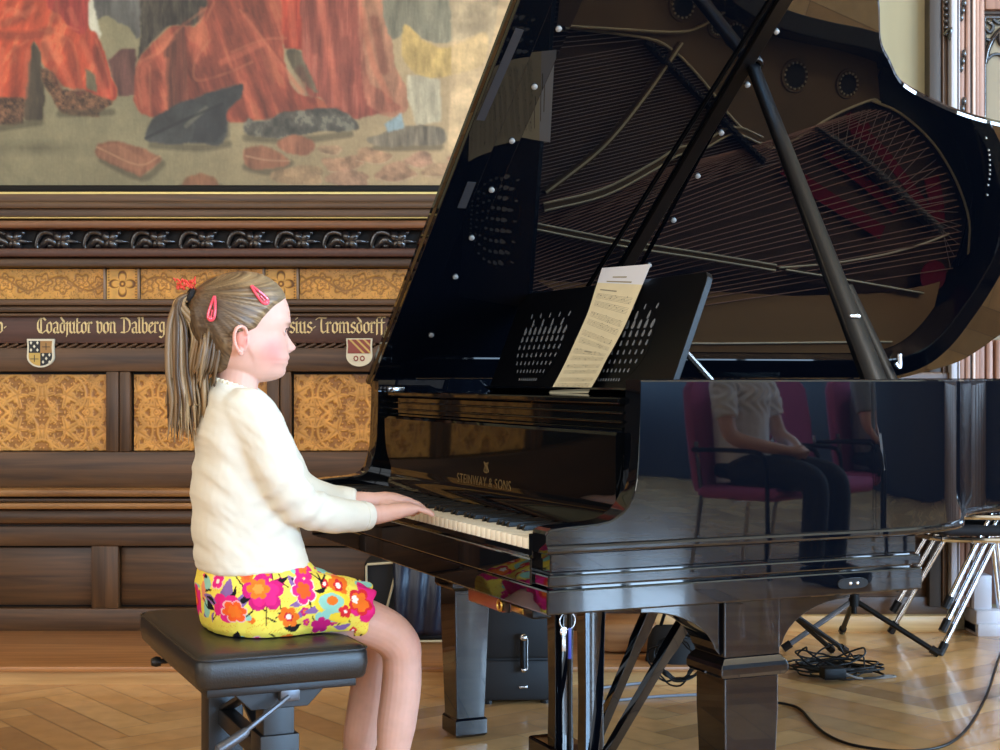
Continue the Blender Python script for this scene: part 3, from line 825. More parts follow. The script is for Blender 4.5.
    put([(97,146),(102,143),(122,142),(160,156),(158,163),(142,175),(134,174),(98,157)], (150,98,70), .2)
    put([(97,146),(118,143),(146,160),(140,175),(98,157)], (168,112,80), .15); line([(97,147),(138,165),(160,156)], (196,146,104), 1, .5)
    put([(244,150),(266,146),(290,161),(276,168),(262,170),(246,166)], (158,104,74), .2); line([(246,156),(266,160),(290,161)], (206,160,120), 1, .5)
    put([(278,140),(296,135),(312,141),(313,152),(298,155),(280,149)], (166,106,76), .2)
    put([(181,186),(186,177),(200,173),(214,177),(220,186)], (146,98,66), .2)
    for (sx, sy, r) in ((300,176,26), (342,164,20), (372,156,18), (350,180,22), (396,172,20), (420,160,15), (330,150,12), (440,170,18), (462,160,14), (475,178,16)):
        pts = [(sx + r*(1 + .2*math.sin(3*a + sx))*math.cos(a), sy + r*.45*(1 + .2*math.cos(2*a + sy))*math.sin(a)) for a in np.linspace(0, 2*pi, 14)[:-1]]
        put(pts, (172 + (sx % 5)*4, 138 - (sy % 7)*2, 98), .3, .1, .1, .3, .2)
        line(pts[:6], (214,184,140), .8, .35)
    # brushwork and canvas mottling
    n1 = fbm(X*.05, Y*.05, 11, 5)[..., None]; n2 = fbm(X*.5, Y*.5, 12, 2)[..., None]; n3 = fbm(X*.9, Y*.12, 14, 2)[..., None]
    img = img*(0.70 + .20*n1 + .07*n2 + .06*n3)
    co = np.stack([(X.ravel() - CX)/F*YP, np.full(X.size, 0.0), (CY - Y.ravel())/F*YP + ZC], 1)
    lx, lz = (x0 + x1)/2, y1
    base = Vector(((lx - CX)/F*YP, YP, ZC + (CY - lz)/F*YP))
    co = co - np.array([base.x, 0, base.z])
    idx = np.arange(nx*ny).reshape(ny, nx)
    fs = np.stack([idx[:-1, :-1].ravel(), idx[1:, :-1].ravel(), idx[1:, 1:].ravel(), idx[:-1, 1:].ravel()], 1)
    me = bpy.data.meshes.new('canvas'); me.from_pydata(co.tolist(), [], fs.tolist()); me.update()
    set_col(me, 'paint', img.reshape(-1, 3))
    me.materials.append(attr_mat('oil_paint', 'paint', rough=0.42, spec=0.45, bump=0.12, bscale=220))
    t = thing('painting', 'large oil painting of figures in red robes above the carved cornice', 'painting', base)
    link('canvas', me, t)
    # frame: dark sight edge and gilded slip all round
    w2 = (x1 - x0)/2/F*YP; h = (y1 - y0)/F*YP
    mb = MB()
    def rail(mb, g0, g1, d0, d1):
        mb.bbox(-w2 - g1, w2 + g1, -d1, d0, -g1, -g0, .002); mb.bbox(-w2 - g1, w2 + g1, -d1, d0, h + g0, h + g1, .002)
        mb.bbox(-w2 - g1, -w2 - g0, -d1, d0, -g0, h + g0, .002); mb.bbox(w2 + g0, w2 + g1, -d1, d0, -g0, h + g0, .002)
    mb.mat(0); rail(mb, -.001, .026, .06, .02)
    mb.mat(1); rail(mb, .0265, .040, .06, .035)
    mb.build('frame', [mat('dark_sight_edge', (18, 15, 12), .5, spec=.2), mat('gilded_slip', (214, 194, 124), .32, .3)], t)
build_painting()
# ------------------------------------------------------------------ grand piano, built in its own frame: x along the length, y across to the bass side
M_LAC = mat('black_lacquer', (6, 9, 16), 0.018, spec=0.5, ior=1.6)
M_LACF = mat('fallboard_lacquer', (6, 8, 12), 0.03, spec=0.5, ior=1.27)
M_LID = mat('black_lacquer_lid', (6, 9, 16), 0.015, spec=0.5, ior=1.95)
M_LACS = mat('black_satin', (7, 7, 9), 0.32, spec=0.3)
M_BRASS = mat('brass', (196, 160, 84), 0.28, 1.0)
M_STEEL = mat('steel', (188, 188, 190), 0.22, 1.0)
M_PLATE = mat('bronzed_iron', (128, 100, 64), 0.45, 0.25, noise=0.12, nscale=6)
M_PLATEE = mat('bronzed_edge', (255, 236, 190), 0.3, 0.0)
M_STRING = mat('string_wire', (204, 178, 160), 0.35, 0.1)
M_COPPER = mat('copper_winding', (200, 150, 124), 0.35, 0.1)
M_FELT = mat('red_felt', (140, 20, 44), 0.95)
M_SBOARD = wood('soundboard_spruce', (78, 54, 40), (104, 74, 54), 0.5, 'x', 4)
M_IVORY = mat('ivory_key', (250, 246, 230), 0.22)
M_EBONY = mat('ebony_key', (10, 10, 10), 0.35)
M_DAMP = mat('damper_block', (44, 40, 40), 0.5)
M_REFLSTRIP = mat('reflection_strip', (46, 46, 50), 0.55)

piano = thing('grand_piano', 'black lacquered concert grand piano with its lid raised on a prop', 'piano', (OX, OY, 0), TH)
RIM_T = 1.035; RIM_B = 0.705
# plan outline of the case
half = [(1.0,.045),(1.08,.105),(1.15,.185),(1.25,.285),(1.36,.345),(1.49,.378),(1.64,.396),(1.80,.408),(1.98,.445),(2.16,.53),(2.32,.66),(2.43,.81),(2.485,.97),(2.475,1.11),(2.425,1.22),(2.355,1.325),(2.27,1.43),(2.17,1.50),(2.04,1.535),(1.9,1.54)]
arm_prof = [(0.0,.742),(.004,.748),(.012,.753),(.04,.756),(.08,.758),(.11,.760),(.135,.764),(.152,.771),(.167,.781),(.178,.793),(.186,.806),(.192,.822),(.197,.845),(.200,.88),(.2015,.93),(.203,.985),(.204,RIM_T)]
path = []                                        # (u, v, top z)
for u, z in arm_prof: path.append((u, 0.0, z))
for u in (.4, .6, .75): path.append((u, 0.0, RIM_T))
curve = spline([(0.80, 0.0), (0.90, .012)] + half, 5)
for p in curve: path.append((p.x if len(p) else 0, p.y, RIM_T))
for u in (1.6, 1.2, .8, .4): path.append((u, W, RIM_T))
for u, z in reversed(arm_prof): path.append((u - .028*min(1, max(0, (z - .742)/.06)), W, z))

def case_sweep(mb, path, T=0.062):
    rings = []
    N = len(path)
    for i, (u, v, zt) in enumerate(path):
        a = Vector(path[max(i-1, 0)][:2]); b = Vector(path[min(i+1, N-1)][:2])
        d = b - a
        d = Vector((1, 0)) if i < len(arm_prof) + 2 else (Vector((-1, 0)) if i > N - len(arm_prof) - 3 else d.normalized())
        n = Vector((-d.y, d.x))                  # inward
        sec = [(0.0, RIM_B), (-.006, .7065), (-.008, .7105), (-.008, .716), (-.006, .720), (0.0, .7225), (0.0, zt - .0045), (.0013, zt - .0013), (.0045, zt), (T - .004, zt), (T, zt - .004), (T, RIM_B)]
        rings.append([(u + n.x*o, v + n.y*o, z) for o, z in sec])
    mb.loft(rings, True, True)
mb = MB(); case_sweep(mb, path)
mb.build('case', [M_LAC], piano, 13)
# inner veneer of the rim, key bed tiers
mb = MB()
mb.bbox(0.012, .874, .006, W - .006, .668, .7055, .003)
mb.bbox(0.004, .880, -.002, W + .002, .642, .6645, .0035)
mb.box(0.02, .86, .01, W - .01, .636, .67)
mb.bbox(0.0, .882, -.006, W + .006, .590, .6375, .004)
mb.build('key_bed', [M_LAC], piano, 13)
mb = MB(); mb.bbox(-.002, .03, .066, W - .066, .6385, .690, .003); mb.bbox(.02, .05, .066, W - .066, .688, .700, .001)
mb.build('key_slip', [M_LAC], piano, 13)
mb = MB()                                        # latch plate on the side
pts = [(.70 + .038*math.copysign(abs(math.cos(a))**.5, math.cos(a)) + .0, .613 + .011*math.sin(a)) for a in [2*pi*k/24 for k in range(24)]]
mb.mat(0); mb.prism(pts, lambda a, b: (a, -.0055, b), lambda a, b: (a, -.0085, b))
mb.mat(1)
for du in (-.007, .011): mb.ell((.70 + du, -.009, .613), .004, .002, .004, None, 8, 6)
o = mb.build('side_plate', [M_LACS, M_STEEL], piano)
# keys
kw = (W - .17)/52
mb = MB(); mb.bbox(.012, .16, .0006, kw - .0006, .703, .725, .0018); WK = mb.mesh('white_key', [M_IVORY])
mb = MB()
mb.loft([[(.062, .0, .722), (.17, .0, .722), (.17, .0125, .722), (.062, .0125, .722)], [(.066, .001, .733), (.17, .001, .7345), (.17, .0115, .7345), (.066, .0115, .733)], [(.069, .002, .7355), (.17, .002, .7365), (.17, .0105, .7365), (.069, .0105, .7355)]])
BK = mb.mesh('black_key', [M_EBONY])
for i in range(52):                              # i = 0 is the top note, nearest the camera
    k = link('white_key', WK, piano, 0, (0, .085 + i*kw, 0))
    # pattern counted from the bass: A B | C D E F G A B ...
    n = 51 - i; nm = 'ABCDEFG'[n % 7]
    if nm in 'ACDFG' and n < 51:
        link('black_key', BK, piano, 0, (0, .085 + i*kw - .0062, 0))
# fallboard with its cove
prof = [(.165,.737),(.168,.744),(.173,.754),(.179,.764),(.1825,.775),(.184,.790),(.184,.924),(.187,.930),(.222,.930),(.222,.737)]
mb = MB(); mb.prism(prof, lambda a, b: (a, .066, b), lambda a, b: (a, W - .066, b)); fall = mb.build('fallboard', [M_LACF], piano, 14)
for va, vb in ((.0655, .0835), (W - .0835, W - .0655)):
    mb = MB(); mb.bbox(.002, .15, va, vb, .690, .737, .002); mb.build('key_block', [M_LAC], piano, 13)
def text_mesh(body, size, name):
    c = bpy.data.curves.new(name, 'FONT'); c.body = body; c.size = size; c.align_x = 'CENTER'; c.extrude = 0.0004; c.space_character = 1.15
    o = bpy.data.objects.new(name, c); COL.objects.link(o); dg = bpy.context.evaluated_depsgraph_get(); dg.update()
    me = bpy.data.meshes.new_from_object(o.evaluated_get(dg)); me.name = name
    bpy.data.objects.remove(o); return me
M_FAINT = mat('faded_gilt', (120, 98, 62), 0.4, 0.3)
tm = text_mesh('STEINWAY & SONS', .034, 'maker_name'); tm.materials.clear(); tm.materials.append(M_FAINT)
tl = 0.0
# letters read by the pianist: right = -y, up = +z, facing -x
R = Matrix(((0, math.sin(tl), -math.cos(tl)), (-1, 0, 0), (0, math.cos(tl), math.sin(tl))))
for v in tm.vertices: v.co = R @ v.co
link('maker_name', tm, fall, 0, (.1834, .735, .778))
mb = MB()                                        # small lyre emblem above the name
for s_ in (-1, 1): mb.tube(spline([(.1835, .715, .812), (.1835, .715 + s_*.013, .816), (.1835, .715 + s_*.006, .828), (.1835, .715 + s_*.012, .838)], 4), .0016, 6)
mb.tube([(.1835, .705, .835), (.1835, .725, .835)], .0012, 6)
for s_ in (-1, 0, 1): mb.tube([(.1835, .715 + s_*.003, .814), (.1835, .715 + s_*.003, .835)], .0006, 5)
mb.build('emblem', [M_FAINT], fall)
# rail above the fallboard and the tray of the music desk
mb = MB()
mb.bbox(.205, .24, .064, W - .064, .936, .985, .004); mb.bbox(.196, .24, .064, W - .064, .948, .953, .002)
mb.bbox(.198, .24, .064, W - .064, .966, .971, .002); mb.bbox(.19, .62, .066, W - .066, .985, 1.000, .004)
mb.bbox(.205, .215, .08, W - .08, .931, .937, .001)
mb.bbox(.62, .72, .07, .30, .985, 1.000, .004); mb.bbox(.62, .72, 1.28, W - .07, .985, 1.000, .004)
mb.build('music_tray', [M_LACF], piano, 13)
mb = MB()
for v in (W - .075, W - .11): mb.bbox(.20, .235, v - .008, v + .008, .998, 1.012, .003)
mb.build('lock_plates', [M_STEEL], piano)

M_DESK = mat('black_desk_finish', (7, 8, 12), 0.30, spec=0.22)
# music desk: leaning panel with a fan of pierced lens-shaped openings inlaid
D0 = Vector((.440, 0, 1.004)); D1 = Vector((.545, 0, 1.275)); DU = (D1 - D0).normalized(); DN = Vector((-DU.z, 0, DU.x))   # normal to the player
DH = (D1 - D0).length
def desk_pt(v, h, d=0.0): p = D0 + DU*h + DN*d; return (p.x, v, p.z)
mb = MB()
poly = [(.30, 0), (.30, DH - .03), (.303, DH - .012), (.315, DH), (1.285, DH), (1.297, DH - .012), (1.30, DH - .03), (1.30, 0)]
mb.prism(poly, lambda v, h: desk_pt(v, h, 0.0), lambda v, h: desk_pt(v, h, -.016))
desk = mb.build('music_desk', [M_DESK], piano, 13, bevel=.002)
mb = MB(); mb.prism([(.34, -.004), (.34, .001), (1.26, .001), (1.26, -.004)], lambda v, h: desk_pt(v, h, 0.0), lambda v, h: desk_pt(v, h, .028)); mb.build('ledge', [M_LAC], desk, 30)
M_INLAY = mat('desk_inlay', (140, 146, 154), 0.22, 0.3)
for vc in (.60, 1.06):                           # two fans of openings either side of the middle
    mb = MB(); mb.mat(1); mb.prism([(vc + .145*math.cos(a), .125 + .108*math.sin(a)) for a in [2*pi*k/28 for k in range(28)]], lambda v, h: desk_pt(v, h, .0001), lambda v, h: desk_pt(v, h, .0006)); mb.mat(0)
    for r in range(9):
        for c in range(9):
            h = .030 + .023*r; vv = vc + (c - 4)*.031*(.42, .66, .84, .95, 1.0, 1.0, .98, .96, .93)[r]
            a = (c - 4)*.07
            hw, hh = .0062*(.45, .5, .55, .62, .72, .9, 1.05, .8, .5)[r], .0105*(.4, .5, .55, .6, .7, .85, 1.15, 1.1, .7)[r]
            if r >= 7 and (c + r) % 2: continue
            pts = []
            for k in range(10):
                t = 2*pi*k/10; x, y = hw*math.cos(t), hh*math.sin(t)*(1 + .4*math.sin(t))
                pts.append((vv + x*math.cos(a) + y*math.sin(a), h - x*math.sin(a) + y*math.cos(a)))
            mb.prism(pts, lambda v, h: desk_pt(v, h, .0002), lambda v, h: desk_pt(v, h, .0012))
    mb.build('inlay_pattern', [M_INLAY, M_DESK], desk, 30)

for v in (.33, 1.27):
    mb = MB(); q = Vector(desk_pt(v, .11, -.016)); mb.tube([q, (.60, v, 1.0)], .008, 8); mb.build('desk_strut', [M_STEEL], desk)

# ------------------------------------------------------------------ inside: soundboard, iron plate, strings, dampers, felts (seen mirrored in the lid)
def inset(pts, d):
    out = []; n = len(pts)
    for i, p in enumerate(pts):
        a, b = Vector(pts[i-1][:2]), Vector(pts[(i+1) % n][:2]); t = (b - a).normalized()
        out.append((p[0] - t.y*d, p[1] + t.x*d))
    return out
outer = [(u, v) for u, v, z in path[len(arm_prof) + 1: len(path) - len(arm_prof) - 1]]
inner = inset(outer, .064)[1:-1]
board = [(.55, .064)] + inner + [(.55, W - .064)]
mb = MB(); mb.prism(board, lambda a, b: (a, b, .845), lambda a, b: (a, b, .855)); mb.build('soundboard', [M_SBOARD], piano, 30)
mb = MB(); mb.prism([(.20, .064), (.72, .064), (.72, W - .064), (.20, W - .064)], lambda a, b: (a, b, .86), lambda a, b: (a, b, .885)); mb.build('pin_block', [M_LACS], piano, 30)
# plate web along the rim
near = [p for p in inner if p[0] > .74 and p[1] < 1.0 and p[0] < 1.95]
edge_in = [(1.96, .625), (1.92, .62), (1.78, .68), (1.64, .765), (1.56, .80), (1.47, .77), (1.38, .71), (1.27, .61), (1.16, .53), (1.05, .495), (.74, .49)]
mb = MB()
PZ0, PZ1 = .892, .905
web = near + edge_in
mb.mat(0); mb.prism(web, lambda a, b: (a, b, PZ0), lambda a, b: (a, b, PZ1))
mb.mat(1); mb.tube([(a, b, PZ1) for a, b in spline([(p[0], p[1], 0) for p in edge_in], 4) for a, b in ((a, b),)] if False else [(p.x, p.y, PZ1) for p in spline([(q[0], q[1], 0) for q in edge_in], 4)], .0045, 6)
tail_edge = [(1.92, .62), (2.05, .655), (2.20, .745), (2.32, .87), (2.395, 1.0), (2.41, 1.12)]
mb.mat(1); mb.tube([(p.x, p.y, PZ1) for p in spline([(a, b, 0) for a, b in tail_edge], 4)], .0042, 6)
tail_in = [p for p in inner if p[0] >= 1.95 and p[1] < 1.18]
mb.mat(2); mb.prism(tail_in + tail_edge[::-1], lambda a, b: (a, b, PZ0), lambda a, b: (a, b, PZ1 - .002))  # tail web coloured black to stand in for plate in shade
bass_edge = [(.74, 1.255), (1.3, 1.275), (1.7, 1.285), (2.0, 1.27), (2.2, 1.245), (2.30, 1.22)]
far = [p for p in inner if p[0] > .74 and p[1] >= 1.3]
mb.mat(3); mb.prism(bass_edge + far, lambda a, b: (a, b, PZ0), lambda a, b: (a, b, PZ1))  # bass side iron brightened in colour against the lid's shade
mb.mat(1); mb.tube([(.74, 1.448, PZ1), (1.4, 1.448, PZ1), (2.12, 1.435, PZ1)], .0045, 6)
mb.build('iron_plate', [M_PLATE, M_PLATEE, M_LACS, mat('bronzed_iron_brightened', (206, 158, 104), .45, .1)], piano, 30)
def strut(name, pts, r, hgt, edge=True):
    # a web on edge with bright ground edges
    P_ = spline([(a, b, 0) for a, b in pts], 5); mb = MB(); N = len(P_); rings = []
    for i, p in enumerate(P_):
        d = (P_[min(i+1, N-1)] - P_[max(i-1, 0)]).normalized(); n = Vector((-d.y, d.x, 0))*r
        rings.append([(p.x - n.x, p.y - n.y, PZ0), (p.x + n.x, p.y + n.y, PZ0), (p.x + n.x, p.y + n.y, PZ0 + hgt), (p.x - n.x, p.y - n.y, PZ0 + hgt)])
    mb.mat(0); mb.loft(rings); mb.mat(1)
    for s_ in ((-1, 1) if edge else (0,)):
        L = []
        for i, p in enumerate(P_):
            d = (P_[min(i+1, N-1)] - P_[max(i-1, 0)]).normalized(); n = Vector((-d.y, d.x, 0))*r*s_
            L.append((p.x + n.x, p.y + n.y, PZ0 + hgt))
        mb.tube(L, .0038, 6)
    mb.build(name, [M_PLATE, M_PLATEE], piano, 30)
strut('plate_bar', [(.72, 1.09), (1.02, 1.13), (1.32, 1.16), (1.60, 1.19)], .009, .03)
strut('plate_bar', [(1.64, 1.195), (1.96, 1.23), (2.22, 1.26)], .006, .03, False)
strut('plate_bar', [(1.62, 1.19), (1.78, 1.175), (1.89, 1.16), (2.05, 1.13), (2.2, 1.09), (2.31, 1.05)], .005, .018, False)
strut('plate_bar', [(.74, 1.03), (.94, .975), (1.11, .885), (1.19, .835), (1.28, .81), (1.39, .755), (1.5, .78)], .011, .026)
strut('plate_bar', [(.74, .985), (.92, .84), (1.05, .68), (1.17, .50)], .008, .034, False)
strut('plate_bar', [(.76, .485), (.95, .478), (1.15, .468), (1.24, .44), (1.36, .36)], .007, .03, False)
# round openings of the plate with beaded rims
for (a, b, r) in ((1.61, .565, .050), (1.82, .575, .044), (1.17, .385, .046), (1.37, .455, .040), (1.30, .440, .030)):
    mb = MB(); mb.mat(0); mb.torus((a, b, PZ1 + .001), r, .006, None, 28, 6); mb.mat(2); mb.lathe([(.001, PZ1), (r*.8, PZ1 + .0005), (r*.8, PZ1 + .0012), (.001, PZ1 + .0015)], (a, b, 0), 20)
    mb.mat(1)
    for k in range(16): mb.ell((a + (r - .008)*math.cos(2*pi*k/16), b + (r - .008)*math.sin(2*pi*k/16), PZ1 + .006), .0045, .0045, .0045, None, 6, 5)
    mb.build('plate_opening', [M_PLATE, M_PLATEE, M_LACS], piano, 40)
# strings
mb = MB()
def wire(a, b, r, z0, z1): mb.tube([(a[0], a[1], z0), (b[0], b[1], z1)], r, 4, False)
arc = spline([(1.66, .745, 0), (1.80, .685, 0), (1.94, .65, 0), (2.06, .68, 0), (2.20, .78, 0), (2.31, .91, 0), (2.36, 1.04, 0), (2.34, 1.17, 0)], 6)
mb.mat(1)
for i in range(38):                              # overstrung bass strings
    t = i/37; e = arc[min(len(arc)-1, int(t*(len(arc)-1)))]
    wire((.70, 1.02 + .40*t), (e.x, e.y), .0016, .905, .915)
mb.mat(0)
for i in range(46):                              # tenor
    t = i/45
    wire((.70, .60 + .50*t), (1.12 + .52*t*1.0, .50 + .33*t), .0011, .902, .897)
for i in range(30):
    t = i/29
    wire((.70, .14 + .42*t), (.86 + .24*t, .13 + .36*t), .0011, .902, .897)
for i in range(26):                              # tail ends of the bass strings beyond the bridge
    t = i/25; e = arc[min(len(arc)-1, int(t*(len(arc)-1)))]
    wire((1.72 + .56*t, .735 + .30*t), (e.x, e.y), .0013, .908, .903)
stuff(mb.build('strings', [M_STRING, M_COPPER], piano, 180))
# dampers and bridges
dm = MB(); dm.loft([[(-.016, -.007, .906), (.016, -.007, .906), (.016, .007, .906), (-.016, .007, .906)], [(-.018, -.007, .925), (.018, -.007, .925), (.018, .007, .925), (-.018, .007, .925)], [(-.004, -.005, .943), (.004, -.005, .943), (.004, .005, .943), (-.004, .005, .943)]])
DM = dm.mesh('damper', [M_DAMP], 30)
for i in range(24):
    t = i/23
    k = link('damper', DM, piano, 0, (1.06 + .44*t, .52 + .32*t, 0), .6)
mb = MB()
bp = spline([(1.71, .72, 0), (1.83, .775, 0), (1.95, .835, 0), (2.13, .945, 0), (2.285, 1.04, 0)], 8)
mb.mat(0)
for p, q in zip(bp, bp[1:]):
    d = (q - p).normalized(); n = Vector((-d.y, d.x, 0))*.013; mb.loft([[tuple(p - n + Vector((0, 0, z))) if s_ < 0 else tuple(p + n + Vector((0, 0, z))) for s_, z in ((-1, .856), (1, .856), (1, .905), (-1, .905))], [tuple(q - n + Vector((0, 0, z))) if s_ < 0 else tuple(q + n + Vector((0, 0, z))) for s_, z in ((-1, .856), (1, .856), (1, .905), (-1, .905))]])
    mb.loft([[(p.x - .012, p.y, .905), (p.x + .012, p.y, .905), (p.x + .012, p.y + .012, .905), (p.x - .012, p.y + .012, .905)], [(p.x - .002, p.y + .004, .930), (p.x + .002, p.y + .004, .930), (p.x + .002, p.y + .008, .930), (p.x - .002, p.y + .008, .930)]])
mb.build('bass_bridge', [mat('bridge_cap', (120, 116, 110), .4)], piano, 30)
def felt(pts, w_, z):
    mb = MB(); P_ = spline([(a, b, 0) for a, b in pts], 4); rings = []; N = len(P_)
    for i, p in enumerate(P_):
        d = (P_[min(i+1, N-1)] - P_[max(i-1, 0)]).normalized(); n = Vector((-d.y, d.x, 0))*w_
        rings.append([(p.x - n.x, p.y - n.y, z), (p.x + n.x, p.y + n.y, z), (p.x + n.x, p.y + n.y, z + .006), (p.x - n.x, p.y - n.y, z + .006)])
    mb.loft(rings); mb.build('felt_strip', [M_FELT], piano, 40)
felt([(1.86, .70), (2.0, .79), (2.13, .90), (2.24, 1.0)], .017, .894)
felt([(1.84, .67), (1.88, .735), (1.93, .70)], .012, .893)
felt([(2.22, .86), (2.255, .95), (2.27, 1.02)], .030, .888)
felt([(1.62, .86), (1.8, .95), (2.05, 1.06)], .024, .872)
felt([(1.78, .80), (1.95, .89), (2.1, .98)], .018, .872)
mb = MB(); mb.lathe([(.001, .897), (.055, .897), (.055, .902), (.001, .903)], (2.27, 1.20, 0), 20); mb.build('felt_disc', [M_FELT], piano)

# ------------------------------------------------------------------ lid: hinge line along the bass side, opened to 40 degrees
AL = math.radians(40)
LU = Vector((0, -math.cos(AL), math.sin(AL))); LN = Vector((0, math.sin(AL), math.cos(AL)))   # LN points up and away from the strings
H0 = Vector((0, W, 1.036))
def lid_pt(u, w_, d=0.0):
    p = H0 + LU*w_ + LN*d; return (u, p.y, p.z)
lidout = [(u, W - v) for u, v in [(.95, .0), (1.04, .035)]]
tail = spline([(x, y, 0) for x, y in [(.80, 1.555), (.93, 1.553), (1.02, 1.53), (1.08, 1.485), (1.125, 1.43), (1.19, 1.33), (1.25, 1.275), (1.34, 1.203), (1.49, 1.15), (1.61, 1.12), (1.74, 1.10), (1.90, 1.085), (2.06, 1.055), (2.22, .98), (2.36, .86), (2.465, .70), (2.505, .54), (2.49, .42), (2.43, .32), (2.35, .225), (2.315, .155), (2.265, .085), (2.17, .035), (2.03, -.015), (1.9, -.02)]], 6)
main_poly = [(.852, 1.555)] + [(p.x, p.y) for p in tail[6:]] + [(.852, -.02)]
def lid_slab(mb, poly, t0=0.0, t1=.024):
    # rounded edge: three layers
    n = len(poly); c = Vector((sum(p[0] for p in poly)/n, sum(p[1] for p in poly)/n))
    ins = inset([(a, b) for a, b in poly], .006)
    ar = sum(poly[i][0]*poly[(i+1) % n][1] - poly[(i+1) % n][0]*poly[i][1] for i in range(n))
    if ar < 0: ins = inset([(a, b) for a, b in poly], -.006)
    rings = [[lid_pt(a, b, t0) for a, b in ins], [lid_pt(a, b, t0 + .006) for a, b in poly], [lid_pt(a, b, t1 - .006) for a, b in poly], [lid_pt(a, b, t1) for a, b in ins]]
    mb.loft(rings, True, True)
mb = MB(); lid_slab(mb, main_poly)
lid = mb.build('lid', [M_LID], piano, 25)
mb = MB(); lid_slab(mb, [(.17, 1.555), (.17, -.03), (.848, -.03), (.848, 1.555)])
flap = mb.build('lid_flap', [M_LID], piano, 25)
# front batten of the flap, in two steps, with six rubber buttons and grey strips painted in as reflections of the sheet
mb = MB()
mb.prism([(.175, -.02), (.175, 1.55), (.255, 1.55), (.255, -.02)], lambda a, b: lid_pt(a, b, 0), lambda a, b: lid_pt(a, b, -.016))
mb.prism([(.255, -.02), (.255, 1.55), (.335, 1.55), (.322, .9), (.31, -.02)], lambda a, b: lid_pt(a, b, 0), lambda a, b: lid_pt(a, b, -.007))
mb.build('front_batten', [M_LAC], flap, 30, bevel=.002)
def lid_disc(parent, name, u, w_, r, d, m):
    mb = MB(); ax = Matrix(((1, 0, 0), (0, LU.y, -LN.y), (0, LU.z, -LN.z)))
    mb.lathe([(.0005, 0), (r, 0), (r, .004), (r*.6, .006), (.0005, .006)], lid_pt(u, w_, -d), 12, ax)
    mb.build(name, [m], parent, 40)
M_BUTTON = mat('pale_screw', (176, 176, 172), .4, .4)
for w_ in (1.27, 1.098, .926, .76, .587, .438, .2): lid_disc(flap, 'screw', .30, w_, .0075, .007, M_BUTTON)
for w_ in (1.323, 1.156, .996, .844, .679, .5): lid_disc(lid, 'screw', .875, w_, .0075, 0, M_BUTTON)
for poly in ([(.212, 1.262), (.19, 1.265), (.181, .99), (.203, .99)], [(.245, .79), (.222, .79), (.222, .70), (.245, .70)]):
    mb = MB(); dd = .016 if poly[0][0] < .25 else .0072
    mb.prism(poly, lambda a, b: lid_pt(a, b, -dd + .001), lambda a, b: lid_pt(a, b, -dd - .0012)); mb.build('strip', [M_REFLSTRIP], flap, 30)
# bar along the hinge between flap and lid
mb = MB(); mb.prism([(.775, .35), (.812, .35), (.872, 1.55), (.835, 1.55)], lambda a, b: lid_pt(a, b, 0), lambda a, b: lid_pt(a, b, -.012)); mb.build('hinge_bar', [M_LACS], flap, 30, bevel=.002)
mb = MB(); mb.tube([lid_pt(.712, .35, -.004), lid_pt(.825, 1.55, -.004)], .004, 6); mb.build('hinge_rod', [M_LACS], flap)
mb = MB(); mb.torus(lid_pt(.858, 1.218, -.006), .022, .006, Matrix(((1, 0, 0), (0, LU.y, -LN.y), (0, LU.z, -LN.z))), 16, 6); mb.build('prop_cup', [M_LACS], lid)
DOTS = [(1.66, 1.126), (1.717, 1.051), (1.755, 1.009), (1.769, .992), (1.783, .974), (1.796, .955), (1.809, .937), (1.819, .922), (1.83, .903), (1.842, .88), (1.865, .842)]
mb = MB()
for k in range(11): mb.ell(lid_pt(DOTS[k][0], DOTS[k][1], -.002), .003, .003, .003, None, 6, 5)
mb.build('rubber_dots', [M_BUTTON], lid)
# prop
foot = Vector((.834, .075, 1.0)); top = Vector(lid_pt(.858, 1.218, -.004)); d = (top - foot)
def bar(mb, a, b, w0, w1, t0, t1):
    a, b = Vector(a), Vector(b); dd = (b - a).normalized(); side = Vector((1, 0, 0)); side = (side - dd*side.dot(dd)).normalized(); nn = dd.cross(side)
    rings = []
    N = 10
    for i in range(N + 1):
        t = i/N; p = a.lerp(b, t); w_ = w0 + (w1 - w0)*t; th = t0 + (t1 - t0)*t
        rings.append([tuple(p + side*(w_*sx) + nn*(th*sy)) for sx, sy in ((-1, -.6), (-.8, -1), (.8, -1), (1, -.6), (1, .6), (.8, 1), (-.8, 1), (-1, .6))])
    mb.loft(rings)
mb = MB(); bar(mb, foot, top, .030, .0165, .012, .010); prop = mb.build('lid_prop', [M_DESK], piano, 50)
mb = MB(); bar(mb, foot + Vector((.046, .002, .0)), foot.lerp(top, .30) + Vector((.025, 0, 0)), .019, .014, .010, .008); mb.build('short_prop', [M_DESK], prop, 50)
mb = MB(); q = foot.lerp(top, .215); mb.bbox(q.x - .012, q.x + .016, q.y - .02, q.y + .006, q.z - .004, q.z + .004, .002)
mb.build('prop_catch', [M_STEEL], prop)
mb = MB(); q = foot.lerp(top, .05); mb.tube(spline([(q.x + .06, q.y, q.z + .03), (q.x + .072, q.y, q.z + .02), (q.x + .072, q.y, q.z + .05)], 4), .005, 6)
mb.build('prop_hook', [M_STEEL], prop)

